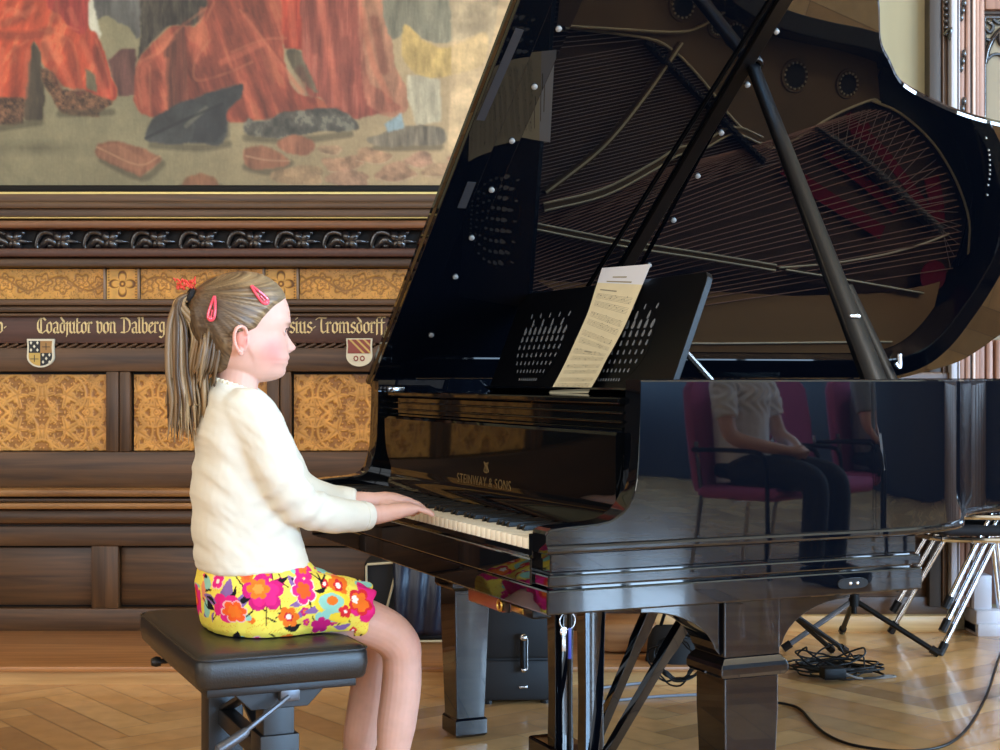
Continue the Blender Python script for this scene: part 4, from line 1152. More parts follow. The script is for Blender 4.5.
# ------------------------------------------------------------------ legs, lyre
def leg(name, u0, u1, v0, v1, brackets):
    L = bpy.data.objects.new(name, None); COL.objects.link(L); L.parent = piano
    uc, vc = (u0+u1)/2, (v0+v1)/2; hw = (u1-u0)/2; hv = (v1-v0)/2
    L.location = (uc, vc, 0)
    def sq(s_, z): return [(-hw*s_, -hv*s_, z), (hw*s_, -hv*s_, z), (hw*s_, hv*s_, z), (-hw*s_, hv*s_, z)]
    mb = MB(); mb.loft([sq(1.0, .592), sq(1.0, .472)]); mb.build('leg_block', [M_LAC], L, 13, bevel=.003)
    mb = MB(); mb.loft([sq(1.0, .4725), sq(1.04, .470), sq(1.16, .460), sq(1.20, .452), sq(1.20, .440), sq(1.12, .432), sq(.98, .430)]); mb.build('leg_collar', [M_LAC], L, 13, bevel=.002)
    mb = MB(); mb.loft([sq(.96, .431), sq(.965, .36), sq(.80, .075), sq(.795, .058)]); mb.build('leg_shaft', [M_LAC], L, 13, bevel=.003)
    mb = MB(); mb.loft([sq(.82, .062), sq(.90, .056), sq(.90, .014), sq(.80, .008), sq(.70, .006)]); mb.build('leg_foot', [M_LAC], L, 13, bevel=.002)
    mb = MB(); mb.mat(0); mb.tube([(-.02, 0, .012), (.02, 0, .012)], .012, 16); mb.mat(0); mb.bbox(-.014, .014, -.012, .012, .006, .02, .002); mb.build('caster', [M_BRASS], L)
    if brackets:
        mb = MB()
        for s_ in (-1, 1):
            x0 = hw; x1 = hw + .185
            pts = [(s_*x0, .592), (s_*x1, .592), (s_*x1, .575)] + [(s_*(x0 + .015 + (x1 - x0 - .015)*(1 - math.sin(pi/2*k/8))), .477 + .098*(1 - math.cos(pi/2*k/8))**1.0) for k in range(8, -1, -1)][1:] + [(s_*x0, .474)]
            pts2 = [(s_*x0, .592), (s_*x1, .592), (s_*x1, .574)]
            for k in range(1, 10):
                a = pi/2*k/10; pts2.append((s_*(x1 - (x1 - x0 - .012)*math.sin(a)), .574 - .100*(1 - math.cos(a))))
            pts2.append((s_*x0, .474))
            mb.prism(pts2, lambda a, z: (a, -hv + .012, z), lambda a, z: (a, hv - .012, z))
            pts3 = [(s_*(abs(a)), z) for a, z in pts2]
        for s_ in (-1, 1):
            y0, y1 = hv, hv + .14
            pts2 = [(s_*y0, .592), (s_*y1, .592), (s_*y1, .574)] + [(s_*(y1 - (y1 - y0 - .012)*math.sin(pi/2*k/10)), .574 - .100*(1 - math.cos(pi/2*k/10))) for k in range(1, 10)] + [(s_*y0, .474)]
            if s_ > 0: mb.prism(pts2, lambda b, z: (-hw + .012, b, z), lambda b, z: (hw - .012, b, z))
        mb.build('leg_bracket', [M_LAC], L, 13, bevel=.002)
leg('leg', .412, .546, .03, .145, True)
leg('leg', .375, .484, 1.39, 1.51, False)
leg('leg', 2.225, 2.325, 1.08, 1.18, False)
lyre = bpy.data.objects.new('pedal_lyre', None); COL.objects.link(lyre); lyre.parent = piano; lyre.location = (.425, .725, 0)
def post(dv):
    mb = MB()
    def sec(hu, hv_, z, off=0): return [(-hu + off, dv - hv_, z), (-hu*.5 + off, dv - hv_*1.05, z), (hu*.5 + off, dv - hv_*1.05, z), (hu + off, dv - hv_, z), (hu + off, dv + hv_, z), (-hu + off, dv + hv_, z)]
    mb.loft([sec(.030, .024, .592), sec(.028, .024, .50), sec(.026, .022, .40), sec(.024, .020, .25), sec(.026, .022, .12)])
    mb.build('lyre_post', [M_LAC], lyre, 13, bevel=.0015)
post(-.083); post(.083)
mb = MB(); mb.bbox(-.04, .04, -.16, .16, .572, .592, .004); mb.build('lyre_top', [M_LAC], lyre, 13)
mb = MB(); mb.bbox(-.05, .05, -.17, .17, .06, .13, .006); mb.build('lyre_box', [M_LAC], lyre, 13)
for k in (-1, 0, 1):
    mb = MB(); mb.bbox(-.17, -.04, k*.075 - .016, k*.075 + .016, .058, .068, .004); mb.ell((-.165, k*.075, .063), .03, .024, .006, None, 14, 8); mb.build('pedal', [M_BRASS], lyre)
for k in (-.03, .03):
    mb = MB(); mb.tube([(0, k, .12), (0, k, .585)], .007, 8); mb.build('pedal_rod', [M_LACS], lyre)
def brace(a, b):
    mb = MB(); a, b = Vector(a), Vector(b); m = a.lerp(b, .62)
    def sq2(p, r): return [(p.x + x*r, p.y + y*r, p.z) for x, y in ((-1, -1), (1, -1), (1, 1), (-1, 1))]
    mb.loft([sq2(a, .012), sq2(a.lerp(m, .93), .013), sq2(m, .016), sq2(b, .015)])
    mb.build('lyre_brace', [M_LAC], lyre, 13, bevel=.001)
# the two diagonal braces run up and back from the lyre box to the underside
brace((.54 - .125 - .425, .66 - .725, .10), (.635 - .425, .62 - .725, .592))
brace((.445 - .03 - .425, .60 - .725, .10), (.632 - .425, .42 - .725, .592))
# wooden clamp with brass catch below the front of the key bed
mb = MB(); mb.mat(0); mb.bbox(.012, .05, .235, .415, .560, .589, .004); mb.mat(1); mb.bbox(.009, .012, .19, .232, .566, .586, .002); mb.bbox(.009, .05, .08, .185, .570, .588, .003)
mb.mat(2); mb.torus((.008, .236, .576), .011, .0028, Matrix(((0, 0, 1), (1, 0, 0), (0, 1, 0))), 16, 6); mb.bbox(.006, .011, .12, .175, .574, .585, .001)
mb.build('lock_rail', [mat('red_brown_wood', (120, 52, 30), .3), M_LACS, M_BRASS], piano, 30)
# ------------------------------------------------------------------ piano bench (same frame directions as the piano)
M_LEATHER = mat('black_leather', (30, 29, 29), 0.38, spec=0.6, bump=0.25, bscale=260)
M_BMETAL = mat('black_painted_steel', (22, 22, 24), 0.42)
M_BMETAL2 = mat('worn_steel_lever', (96, 98, 104), 0.35, 0.6)
BU, BV = -.415, .635
bench = thing('piano_bench', 'black padded piano bench with a height crank under the girl', 'bench', to_world(BU, BV, 0), TH)
hu, hv = .172, .315
def rrect(hx, hy, r, z, n=6):
    out = []
    for cx_, cy_, a0 in ((hx - r, hy - r, 0), (-hx + r, hy - r, pi/2), (-hx + r, -hy + r, pi), (hx - r, -hy + r, 3*pi/2)):
        for k in range(n + 1):
            a = a0 + pi/2*k/n; out.append((cx_ + r*math.cos(a), cy_ + r*math.sin(a), z))
    return out
mb = MB()
prof = [(-.02, .432), (-.004, .434), (0, .440), (.004, .462), (.003, .484), (-.002, .493), (-.009, .499), (-.02, .5015), (-.06, .504), (-.11, .505)]
mb.loft([rrect(hu + d, hv + d, max(.01, .026 + d*.6), z) for d, z in prof])
mb.build('seat', [M_LEATHER], bench, 60)
mb = MB(); r_ = rrect(hu + .0015, hv + .0015, .027, .4925); mb.tube([Vector(p) for p in r_ + r_[:1]], .0028, 6, False); mb.build('piping', [M_LEATHER], bench)
mb = MB(); mb.bbox(-hu + .02, hu - .02, -hv + .02, hv - .02, .415, .434, .003); mb.build('seat_frame', [M_BMETAL], bench)
for s_ in (-1, 1):
    yv = s_*.232
    mb = MB(); mb.bbox(-.032, .032, yv - .032, yv + .032, .16, .40, .003); mb.bbox(-.040, .040, yv - .040, yv + .040, .05, .325, .003); mb.bbox(-.165, .165, yv - .03, yv + .03, .0, .05, .006)
    mb.build('leg', [M_BMETAL], bench)
    mb = MB(); mb.prism([(-.105, .432), (.105, .432), (.105, .424), (.058, .378), (-.058, .378), (-.105, .424)], lambda a, z: (a, yv - .038, z), lambda a, z: (a, yv - .030, z))
    mb.prism([(-.105, .432), (.105, .432), (.105, .424), (.058, .378), (-.058, .378), (-.105, .424)], lambda a, z: (a, yv + .030, z), lambda a, z: (a, yv + .038, z)); mb.build('bracket', [M_BMETAL], bench, bevel=.002)
mb = MB(); mb.bbox(-.018, .018, -.20, .20, .245, .285, .004); mb.build('stretcher', [M_BMETAL], bench)
mb = MB(); 
for s_ in (-1, 1): bar(mb, (.0, -.19*s_, .285), (.0, .19*s_, .415), .016, .016, .006, .006)
mb.build('scissor_arm', [M_BMETAL], bench, 40)
mb = MB(); mb.mat(1); mb.bbox(-.005, .035, -.295, -.27, .395, .42, .003)
mb.tube(spline([(.012, -.293, .405), (-.01, -.30, .392), (-.06, -.31, .362), (-.085, -.312, .345)], 4), .0052, 8); mb.mat(0); mb.tube([(-.076, -.312, .352), (-.082, -.312, .346), (-.132, -.314, .318), (-.138, -.314, .314)], [.008, .0105, .012, .006], 10)
mb.build('crank', [M_BMETAL2, M_BMETAL2], bench, 40)
for (a, b, c) in ((-.165, .16, .408), (-.06, .20, .375)):
    mb = MB(); mb.tube([(a + .06, b, c), (a + .01, b, c)], .006, 8); mb.tube([(a + .010, b, c), (a, b, c), (a - .010, b, c)], [.010, .012, .008], 12); mb.build('knob', [M_BMETAL], bench, 40)

# ------------------------------------------------------------------ the girl
GC = .585                                         # piano-frame v of her middle plane
GB = to_world(-.43, GC, 0)
girl = thing('person', 'girl in white cardigan and flowered skirt seated playing the piano', 'person', GB, TH)
def g(x, y, v):                                   # photo point on the plane v -> local coordinates
    u, z = on_v(x, y, v); return Vector((u + .43, v - GC, z))
def gt(mb, pts, n=24, sq=None):                   # tube through (x, y, v, r)
    P_ = [g(a, b, c) for a, b, c, r in pts]
    S = spline(P_, 5); R_ = []
    rs = [q[3] for q in pts]
    for i in range(len(S)):
        t = i/5; k = min(int(t), len(rs) - 2); f = t - k; f = f*f*(3 - 2*f); R_.append(rs[k]*(1-f) + rs[k+1]*f)
    mb.tube(S, R_, n, True, sq)

# head: horizontal slices from the profile seen in the photo
HS = [(275.2,248,242,.004),(276,254,234,.018),(277.5,261,227,.030),(280,267,219,.042),(284,274,210,.054),(290,280.5,201,.063),(296,284,196,.068),(302,286.5,192.5,.071),(310,288.6,190,.0735),(318,289.2,189.5,.0745),(323,288.8,190,.0740),(327,287.2,190.5,.0735),(331,285.2,191.5,.0728),(336,285.0,193,.0722),(341,285.2,195.5,.0714),(346,285.4,198.5,.0700),(350,285.2,201,.0685),(353,286.2,203.5,.0668),(356,287.4,206,.0648),(358.6,288.2,208,.0630),(360.6,286.4,209.5,.0615),(362.6,287.4,211,.0600),(365,285.6,213,.058),(368,284.6,216,.0548),(371,284.8,219,.0510),(374,284.2,223,.0460),(377,281.5,228,.0395),(379.5,276,234,.0315),(381.5,268,241,.020),(382.6,258,248,.006)]
def head_slice(y):
    return lerp_tab(HS, y)
NOSE = [(326,0,.008),(330,1.0,.0075),(334,2.8,.0085),(338,5.2,.009),(342,8.0,.010),(345,10.4,.0112),(347,11.2,.0118),(349,10.2,.0126),(351,6.8,.0126),(352.8,2.6,.010),(354.4,.2,.009)]
def pxm(x, y):                                    # x, y of profile -> local (f, z) on the middle plane
    u, z = on_v(x, y, GC); return u + .43, z
def head_grid(ny=150, nk=150, off=None):
    rows = []
    for i in range(ny):
        t = i/(ny - 1); y = 275.2 + (382.6 - 275.2)*(0.5 - 0.5*math.cos(pi*t))*0.35 + (382.6 - 275.2)*t*0.65
        xf, xb, hw = head_slice(y)
        f0, z = pxm(xb, y); f1, _ = pxm(xf, y)
        fc = f0 + (f1 - f0)*.46
        ring = []
        nb, sg = lerp_tab(NOSE, y) if 326 < y < 354 else (0, .008)
        sc = .00214
        for k in range(nk):
            a = 2*pi*k/nk; ca, sa = math.cos(a), math.sin(a)
            e = 2.25 if ca > 0 else 2.0
            fr = (f1 - fc) if ca > 0 else (fc - f0)
            f = fc + fr*math.copysign(abs(ca)**(2/e), ca); r = hw*math.copysign(abs(sa)**(2/e), sa)
            if ca > 0:
                f += nb*sc*math.exp(-(r/sg)**2)
                wgt = ca**2
                ez = (y - 332)/5.2
                f -= .0075*math.exp(-((abs(r) - .031)/.014)**2 - ez*ez)*wgt
                f += .0028*math.exp(-((abs(r) - .030)/.018)**2 - ((y - 323.5)/3.4)**2)*wgt
                f += .004*math.exp(-((abs(r) - .036)/.020)**2 - ((y - 352)/13)**2)*wgt
                f -= .0035*math.exp(-((abs(r) - .021)/.006)**2 - ((y - 360.6)/2.0)**2)
                f -= .0012*math.exp(-(abs(r)/.018)**4 - ((y - 360.6)/.8)**2)
                r += math.copysign(.0028, r)*math.exp(-((y - 352)/12)**2)*(sa*sa) if abs(sa) > .2 else 0
            ring.append((f, r, z, y))
        rows.append(ring)
    return rows
HG = head_grid()
body = MB()
body.loft([[p[:3] for p in r] for r in HG])
# neck
gt(body, [(243, 350, GC, .050), (238, 372, GC, .046), (236, 388, GC, .0455), (234, 402, GC, .050), (233, 416, GC, .052)])
# ears
for s_ in (-1, 1):
    ec = g(231.5, 340.5, GC); ey = s_*.0735
    mb2 = MB()
    body.ell((ec.x + .003, ey*.985, ec.z - .002), .0135, .0112, .0245, None, 14, 10)
    loop = [(-.005, -.027), (-.0135, -.011), (-.0158, .007), (-.011, .0225), (0, .027), (.010, .0215), (.0122, .009)]
    body.tube(spline([(ec.x + a, ey + s_*(.006 + .010*(1 if a < 0 else .35)), ec.z + b) for a, b in loop], 5), .0043, 8)
    body.ell((ec.x - .001, ey + s_*.007, ec.z - .026), .0078, .0048, .0085, None, 10, 8)
    body.tube(spline([(ec.x + .008, ey + s_*.006, ec.z + .006), (ec.x + .010, ey + s_*.008, ec.z - .004), (ec.x + .006, ey + s_*.007, ec.z - .014)], 4), .004, 7)
# trunk under the clothes (kept inside the cardigan)
gt(body, [(236, 416, GC, .055), (240, 460, GC, .065), (244, 520, GC, .07), (248, 570, GC, .075), (256, 590, GC, .06)])
# arms inside the sleeves up to the wrists
RV = .565; LV = .665
gt(body, [(254, 424, .49, .034), (270, 455, .475, .034), (300, 505, .47, .034), (335, 515, .52, .029), (372, 515, RV, .0215), (381, 514, RV, .0205), (388, 513, RV, .0195)])
gt(body, [(250, 418, .69, .034), (268, 445, .725, .034), (296, 492, .74, .034), (330, 500, .71, .028), (358, 501, LV + .005, .0215), (368, 501, LV, .0205), (376, 501, LV, .0195)])
def hand(mb, w, kn, spread, s_, tipz):
    # w: wrist centre, kn: knuckle centre (local); s_ = +1 right hand (thumb on the far, +y side)
    d = (kn - w); ax = d.normalized(); side = Vector((0, 1, 0)); side = (side - ax*side.dot(ax)).normalized(); up = ax.cross(side)
    if up.z < 0: up = -up
    rings = []
    for t, hwid, th in ((-.12, .0195, .0175), (.12, .022, .0185), (.45, .0285, .0185), (.8, .031, .0155), (1.0, .0305, .0120), (1.12, .026, .008)):
        c = w + d*t + up*(.002*math.sin(pi*min(1, max(0, t))))
        rings.append([tuple(c + side*(hwid*math.copysign(abs(math.cos(a))**.8, math.cos(a))) + up*(th*math.copysign(abs(math.sin(a))**.8, math.sin(a)))) for a in [2*pi*k/18 for k in range(18)]])
    mb.loft(rings)
    L = (('index', .022, .052, .0078), ('middle', .0075, .058, .0080), ('ring', -.0075, .053, .0076), ('little', -.022, .043, .0068))
    out = []
    for nm, off, ln, r in L:
        m0 = w + d*.86 + side*(off*s_) ; m1 = kn + side*(off*s_*1.05) + up*.0025
        fan = side*(off*s_*.28)
        p1 = m1 + ax*(ln*.48) + fan*.5; tip = m1 + ax*(ln*.93) + fan
        tip.z = tipz + r*.75 + (.002 if nm in ('little', 'index') else 0)
        p1.z = m1.z + (tip.z - m1.z)*.36
        p2 = p1.lerp(tip, .55) + Vector((0, 0, .0022))
        mb.tube(spline([m0, m1, p1, p2, tip], 4), [r*1.1]*5 + [r*1.08, r*1.02, r*.98, r*1.02] + [r*1.02, r*.95, r*.92, r*.9] + [r*.88, r*.84, r*.78, r*.62], 10)
        out.append((tip, ax, r))
    t0 = w + d*.25 + side*(.016*s_) - up*.006; t1 = w + d*.62 + side*(.036*s_) - up*.010; t2 = kn + side*(.046*s_) + ax*.004 - up*.012; t3 = kn + side*(.044*s_) + ax*.026
    t3.z = tipz + .007
    mb.tube(spline([t0, t1, t2, t3], 4), [.0125]*4 + [.0108]*4 + [.0092]*4 + [.006], 10)
    out.append((t3, (t3 - t2).normalized(), .0078))
    return out
KT = .7255
nails = hand(body, g(383, 514.5, RV), g(412, 508.5, RV), 1, +1, KT)
nails += hand(body, g(372, 501, LV), g(402, 500, LV), 1, -1, KT)
# legs
gt(body, [(262, 600, .505, .046), (300, 606, .50, .048), (350, 617, .50, .050), (384, 630, .50, .0475), (399, 645, .50, .046), (402, 662, .50, .042), (401, 690, .50, .0435), (397, 720, .50, .043), (393, 755, .50, .036), (391, 800, .50, .028), (390, 832, .50, .026), (392, 846, .50, .028)])
gt(body, [(258, 594, .665, .046), (290, 602, .67, .048), (335, 614, .665, .050), (364, 632, .66, .046), (374, 650, .66, .043), (371, 670, .66, .040), (367, 700, .66, .042), (362, 730, .66, .041), (358, 760, .66, .034), (356, 800, .66, .027), (356, 822, .66, .026), (358, 834, .66, .028)])
for v, x, y in ((.50, 392, 846), (.66, 358, 834)):
    gt(body, [(x - 6, y + 8, v, .026), (x + 12, y + 12, v, .030), (x + 45, y + 26, v, .030), (x + 78, y + 44, v, .022)], 12, 1.1)
for s_ in (-1, 1):                                # eyelids
    q = g(281.2, 331.6, GC); e = Vector((q.x - .0095, s_*.0300, q.z))
    for sg, el0, r_ in ((1, .60, .0030), (-1, -.56, .0026)):
        body.tube([tuple(e + Vector((math.cos(el0*math.cos(az*1.15))*math.cos(az + s_*.15), math.cos(el0*math.cos(az*1.15))*math.sin(az + s_*.15), math.sin(el0*math.cos(az*1.15))))*.0118) for az in [-1.25 + 2.5*k/14 for k in range(15)]], r_, 7)
    body.tube([tuple(e + Vector((math.cos(.95)*math.cos(az), math.cos(.95)*math.sin(az), math.sin(.95)))*.0105) for az in [-1.3 + 2.6*k/10 for k in range(11)]], .0045, 7)
bm_ = remesh(body, .0024, 3, .5, 'body')
c = coords(bm_)
# skin colour: warm base, pink cheeks, ears, knees, lips and brows as the photo shows
fx, zz = c[:, 0], c[:, 2]
base = np.tile(np.array((218., 172., 154.)), (len(c), 1))
def blob(p, r, col, a):
    global base
    d2 = ((c - np.array(p))**2 / (np.array(r)**2)).sum(1); w_ = (a*np.exp(-d2))[:, None]; base = base*(1-w_) + np.array(col, float)*w_
for s_ in (-1, 1):
    q = g(266, 351, GC); blob((q.x, s_*.055, q.z), (.030, .034, .026), (226, 126, 118), .75)
    q = g(231.5, 341, GC); blob((q.x, s_*.085, q.z), (.02, .016, .032), (232, 138, 124), .6)
    q = g(284, 324.5, GC); blob((q.x, s_*.026, q.z), (.020, .017, .0036), (112, 76, 52), .85)
    q = g(244, 340, GC); blob((q.x - .014, s_*.0815, q.z - .004), (.004, .006, .007), (150, 60, 50), .8)
q = g(294, 347, GC); blob((q.x, 0, q.z), (.014, .012, .008), (238, 158, 146), .5)
q = g(286, 360.8, GC)
lipm = np.exp(-((c[:, 1]/.017)**4) - ((zz - q.z)/.0062)**2)*(fx > q.x - .014); base = base*(1 - .75*lipm[:, None]) + np.array((190., 92., 92.))*.8*lipm[:, None]
lm = np.exp(-((c[:, 1]/.018)**4) - ((zz - q.z)/.0011)**2)*(fx > q.x - .014); base = base*(1 - .7*lm[:, None]) + np.array((120., 50., 52.))*.7*lm[:, None]
for v, x, y in ((.50, 410, 640), (.66, 380, 640)):
    q = g(x, y, v); blob(tuple(q), (.03, .04, .03), (226, 156, 140), .45)
base *= (0.97 + .06*fbm(c[:, 0]*60, c[:, 2]*60, 4, 3))[:, None]
set_col(bm_, 'skin', base)
bm_.materials.append(attr_mat('skin', 'skin', rough=0.48, spec=0.35, sss=0.12))
link('body', bm_, girl)
# eyes with lids and lashes
M_EYEW = mat('eye_white', (232, 230, 228), .12); M_IRIS = mat('eye_iris', (70, 88, 104), .1); M_PUP = mat('eye_pupil', (10, 10, 12), .08); M_LASH = mat('eyelash', (66, 48, 38), .6)
for s_ in (-1, 1):
    q = g(281.2, 331.6, GC); e = Vector((q.x - .0095, s_*.0300, q.z))
    mb = MB(); mb.mat(0); mb.ell(e, .0112, .0112, .0112, None, 18, 14)
    f_ = Vector((1, s_*.12, -.08)).normalized()
    Rm = f_.to_track_quat('Z', 'Y').to_matrix()
    mb.mat(1); mb.lathe([(.0002, .0108), (.0064, .0092), (.0064, .0097), (.0002, .0117)], e, 16, Rm); mb.mat(2); mb.lathe([(.0002, .0114), (.0022, .0114), (.0018, .0119), (.0002, .0120)], e, 12, Rm)
    mb.build('eye', [M_EYEW, M_IRIS, M_PUP], girl, 60)
    mb = MB()
    for k in range(9):
        a = -.9 + 1.8*k/8; p0 = e + Vector((math.cos(a)*.0118, math.sin(a)*.0118, .0042)); d_ = Vector((math.cos(a), math.sin(a)*.9, .25))
        mb.tube([p0, p0 + d_*.004, p0 + d_*.0072 + Vector((0, 0, .0012))], [.0007, .0006, .0002], 5)
    mb.tube([tuple(e + Vector((math.cos(a)*.0116, math.sin(a)*.0116, .0038 - .002*a*a))) for a in [-1.2 + 2.4*k/10 for k in range(11)]], .0017, 6)
    mb.build('eyelashes', [M_LASH], girl)

# ------------------------------------------------------------------ hair pulled back to a ponytail
HL = [(290.5,999),(293,292),(296,289),(300,283.5),(306,274),(312,268),(318,263),(324,259),(328,256),(331,250),(333,238),(338,234.5),(350,232),(358,230),(366,227),(376,224),(385,221)]
PT = (191.5, 297.0)
hair = MB(); nyr = len(HG); nk = len(HG[0]); idx = {}; vs = []; pxs = []
inv = 1/.00214
z0 = pxm(245, 300)[1]; f0 = pxm(245, 300)[0]
for i, r in enumerate(HG):
    for k, (f, s_, z, y) in enumerate(r):
        x = 245 + (f - f0)*inv
        hx = lerp_tab(HL, y)[0]
        dist = (hx - x - 150*abs(s_) + 7) if hx < 900 else 40
        if y < 293: dist = max(dist, (293.5 - y)*2.0 - max(0, (x - 262))*.25)
        t = max(0.0, min(1.0, dist/14)); t = t*t*(3 - 2*t)
        ang = math.atan2(y - PT[1], x - PT[0]); rad = math.hypot(x - PT[0], y - PT[1])
        off = -.0035 + (.0125 - .0062*max(0, min(1, (x - 262)/18)))*t
        if dist > -7:
            st = (vnoise(np.array([ang*26 + s_*40]), np.array([rad*.02 + 3]), 3)[0] - .5)*.0020 + (vnoise(np.array([ang*70 + s_*120]), np.array([rad*.03]), 5)[0] - .5)*.0012
            off += st*t
        cx_, cy_, cz_ = pxm(240, 325)[0], 0, pxm(240, 325)[1]
        n = Vector((f - cx_, s_, z - cz_)).normalized()
        idx[(i, k)] = len(vs); vs.append((f + n.x*off, s_ + n.y*off, z + n.z*off)); pxs.append((x, y, s_, dist, ang, rad))
fs = []
for i in range(nyr - 1):
    for k in range(nk):
        q4 = [(i, k), (i, (k+1) % nk), (i+1, (k+1) % nk), (i+1, k)]
        if max(pxs[idx[q_]][3] for q_ in q4) > -5: fs.append([idx[q_] for q_ in q4])
hair.add(vs, fs)
me = hair.mesh('hair', [], 180)
px_ = np.array(pxs)
nn = fbm(px_[:, 4]*30 + px_[:, 2]*60, px_[:, 5]*.03 + 4, 21, 4); n2 = fbm(px_[:, 4]*90 + px_[:, 2]*160, px_[:, 5]*.02, 22, 2)
t = np.clip((.55*nn + .45*n2 - .3)*2.3, 0, 1)[:, None]
dark = np.array((70., 50., 31.)); light = np.array((176., 146., 104.)); ash = np.array((168., 158., 140.))
col = dark*(1-t) + light*t
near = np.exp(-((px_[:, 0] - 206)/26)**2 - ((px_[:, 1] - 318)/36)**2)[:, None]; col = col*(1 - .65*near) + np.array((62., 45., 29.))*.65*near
fr = (1/(1 + np.exp(-(px_[:, 0] - 262)/8)))[:, None]; col = col*(1 - .35*fr) + ash*.35*fr
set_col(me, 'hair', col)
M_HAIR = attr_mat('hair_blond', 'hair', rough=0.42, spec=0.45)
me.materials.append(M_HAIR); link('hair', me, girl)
# ponytail: many tapered locks
pt = MB(); cols = []
r2 = random.Random(11)
def lock(pts, r, col):
    n0 = len(pt.v); S = spline(pts, 5); N = len(S)
    pt.tube(S, [r*(.55 + .6*math.sin(pi*min(1, .12 + .80*i/(N-1)))) * (1 - .75*max(0, (i/(N-1) - .78)/.22)) for i in range(N)], 6)
    for j in range(len(pt.v) - n0):
        i = j//6; cc = col*(1 + .16*(vnoise(np.array([i*.5 + n0*.13]), np.array([j % 6 + .3]), 9)[0] - .5)); cols.append(cc)
for k in range(110):
    a = r2.random(); b = r2.uniform(-1, 1)
    xm = 170 + 36*a; xe = 167 + 46*a + r2.uniform(-5, 5); ye = r2.choice([418, 428, 436, 442, 405]) - 14*abs(a - .45) + r2.uniform(-6, 6)
    if a > .75: ye -= 18*r2.random()
    dv = b*.030
    pts = [g(190 + r2.uniform(-3, 3), 297 + r2.uniform(-4, 4), GC + dv*.25), g(183 - 5*(1 - a) + r2.uniform(-3, 2), 301 + 6*a, GC + dv*.6), g(xm - 2 + (6 if a > .5 else 0), 332 + r2.uniform(-5, 5), GC + dv), g(xm - 1 + r2.uniform(-2, 2), 372, GC + dv*1.1), g((xm + xe)/2 + r2.uniform(-3, 3), 402, GC + dv*1.0), g(xe, ye, GC + dv*.8)]
    q = r2.random(); col = np.array((98., 72., 45.))*(1-q) + np.array((200., 168., 122.))*q
    if r2.random() < .25: col = np.array((78., 58., 38.))
    lock(pts, r2.uniform(.0032, .0062), col)
for k in range(34):                               # locks that fall between the nape and the tail
    x1 = r2.uniform(200, 222); ye = r2.uniform(368, 394); dv = r2.uniform(-.058, -.015)
    pts = [g(x1 + 2 + r2.uniform(-2, 3), 332 + r2.uniform(-4, 8), GC + dv), g(x1, 350, GC + dv*1.08), g(x1 - 3, 366, GC + dv*1.05), g(x1 - 5 + r2.uniform(-4, 2), ye, GC + dv*.95)]
    q = r2.random(); lock(pts, r2.uniform(.0028, .0048), np.array((70., 50., 32.))*(1-q) + np.array((136., 108., 72.))*q)
for k in range(0):                                # loose wisps at the nape
    x1 = r2.uniform(206, 236); y1 = r2.uniform(352, 384)
    pts = [g(r2.uniform(205, 228), r2.uniform(325, 345), GC - .066), g((x1 + 214)/2, y1 - 20, GC - .064), g(x1, y1, GC - .050), g(x1 + r2.uniform(-8, 4), y1 + r2.uniform(6, 18), GC - .046)]
    lock(pts, r2.uniform(.0009, .0016), np.array((190., 160., 116.)))
me = pt.mesh('ponytail', [M_HAIR], 180)
set_col(me, 'hair', np.array(cols)); link('ponytail', me, girl)
mb = MB(); tie = g(189.5, 296, GC); Rt = Vector((-.55, 0, .25)).normalized().to_track_quat('Z', 'Y').to_matrix()
mb.torus(tie, .0125, .0065, Rt, 18, 8); mb.build('hair_tie', [mat('black_elastic', (26, 22, 22), .8)], girl)
mb = MB()
for k in range(60):
    a = r2.uniform(0, 2*pi); p = tie + Vector((-.008, 0, .016)) + Vector((r2.uniform(-.020, .020), r2.uniform(-.018, .018), r2.uniform(-.004, .016)))
    d_ = Vector((r2.uniform(-1, 1), r2.uniform(-1, 1), r2.uniform(-.2, 1)))*.008
    mb.tube([p, p + d_*.5 + Vector((0, 0, .002)), p + d_], [.0016, .0020, .0012], 5)
mb.build('scrunchie', [mat('coral_red_fringe', (232, 76, 58), .6)], girl)
M_CLIP = mat('coral_hair_clip', (236, 74, 92), .25, coat=.5)
def hair_clip(x0, y0, x1, y1, wdt):
    # snap clip: a drop-shaped frame lying on the hair
    A, B_ = Vector((x0, y0)), Vector((x1, y1)); d_ = (B_ - A); n_ = Vector((-d_.y, d_.x)).normalized()
    loop = []
    for t, w_ in ((0, 0), (.15, .35), (.4, .7), (.7, 1), (.9, .9), (1, 0), (.9, -.9), (.7, -1), (.4, -.7), (.15, -.35)):
        q_ = A + d_*t + n_*w_*wdt; loop.append(q_)
    def surf(q_):                                 # project to the near side of the head, on top of the hair
        xf, xb, hw = head_slice(q_.y); fr = (q_.x - xb)/(xf - xb); c0 = .46
        aa = (fr - c0)/(.54 if fr > c0 else .46); e = 2.25 if fr > c0 else 2.0
        r_ = hw*max(0, 1 - abs(aa)**e)**(1/e); f_, z_ = pxm(q_.x, q_.y)
        # seen obliquely: shift along the head so that it appears at the photo position
        return Vector((f_, -(r_ + (.0125 if q_.x < 235 else .0165)), z_))
    def fix(q_):
        p = surf(q_)
        # correct for the nearer plane
        u, z_ = on_v(q_.x, q_.y, GC + p.y); return Vector((u + .43, p.y, z_))
    L = [fix(q_) for q_ in loop]; mb = MB()
    mb.tube([tuple(p) for p in spline([tuple(p) for p in L], 4, True)] + [tuple(L[0])], .0029, 7, False)
    mb.tube([fix(A + d_*.55), fix(A + d_*1.0)], .0018, 6); 
    mb.ell(fix(A + d_*.93), .006, .003, .006, None, 10, 6)
    mb.build('hair_clip', [M_CLIP], girl)
hair_clip(214.5, 296.5, 210.5, 320.5, 3.2)
hair_clip(251.5, 286, 267.5, 303.5, 3.0)

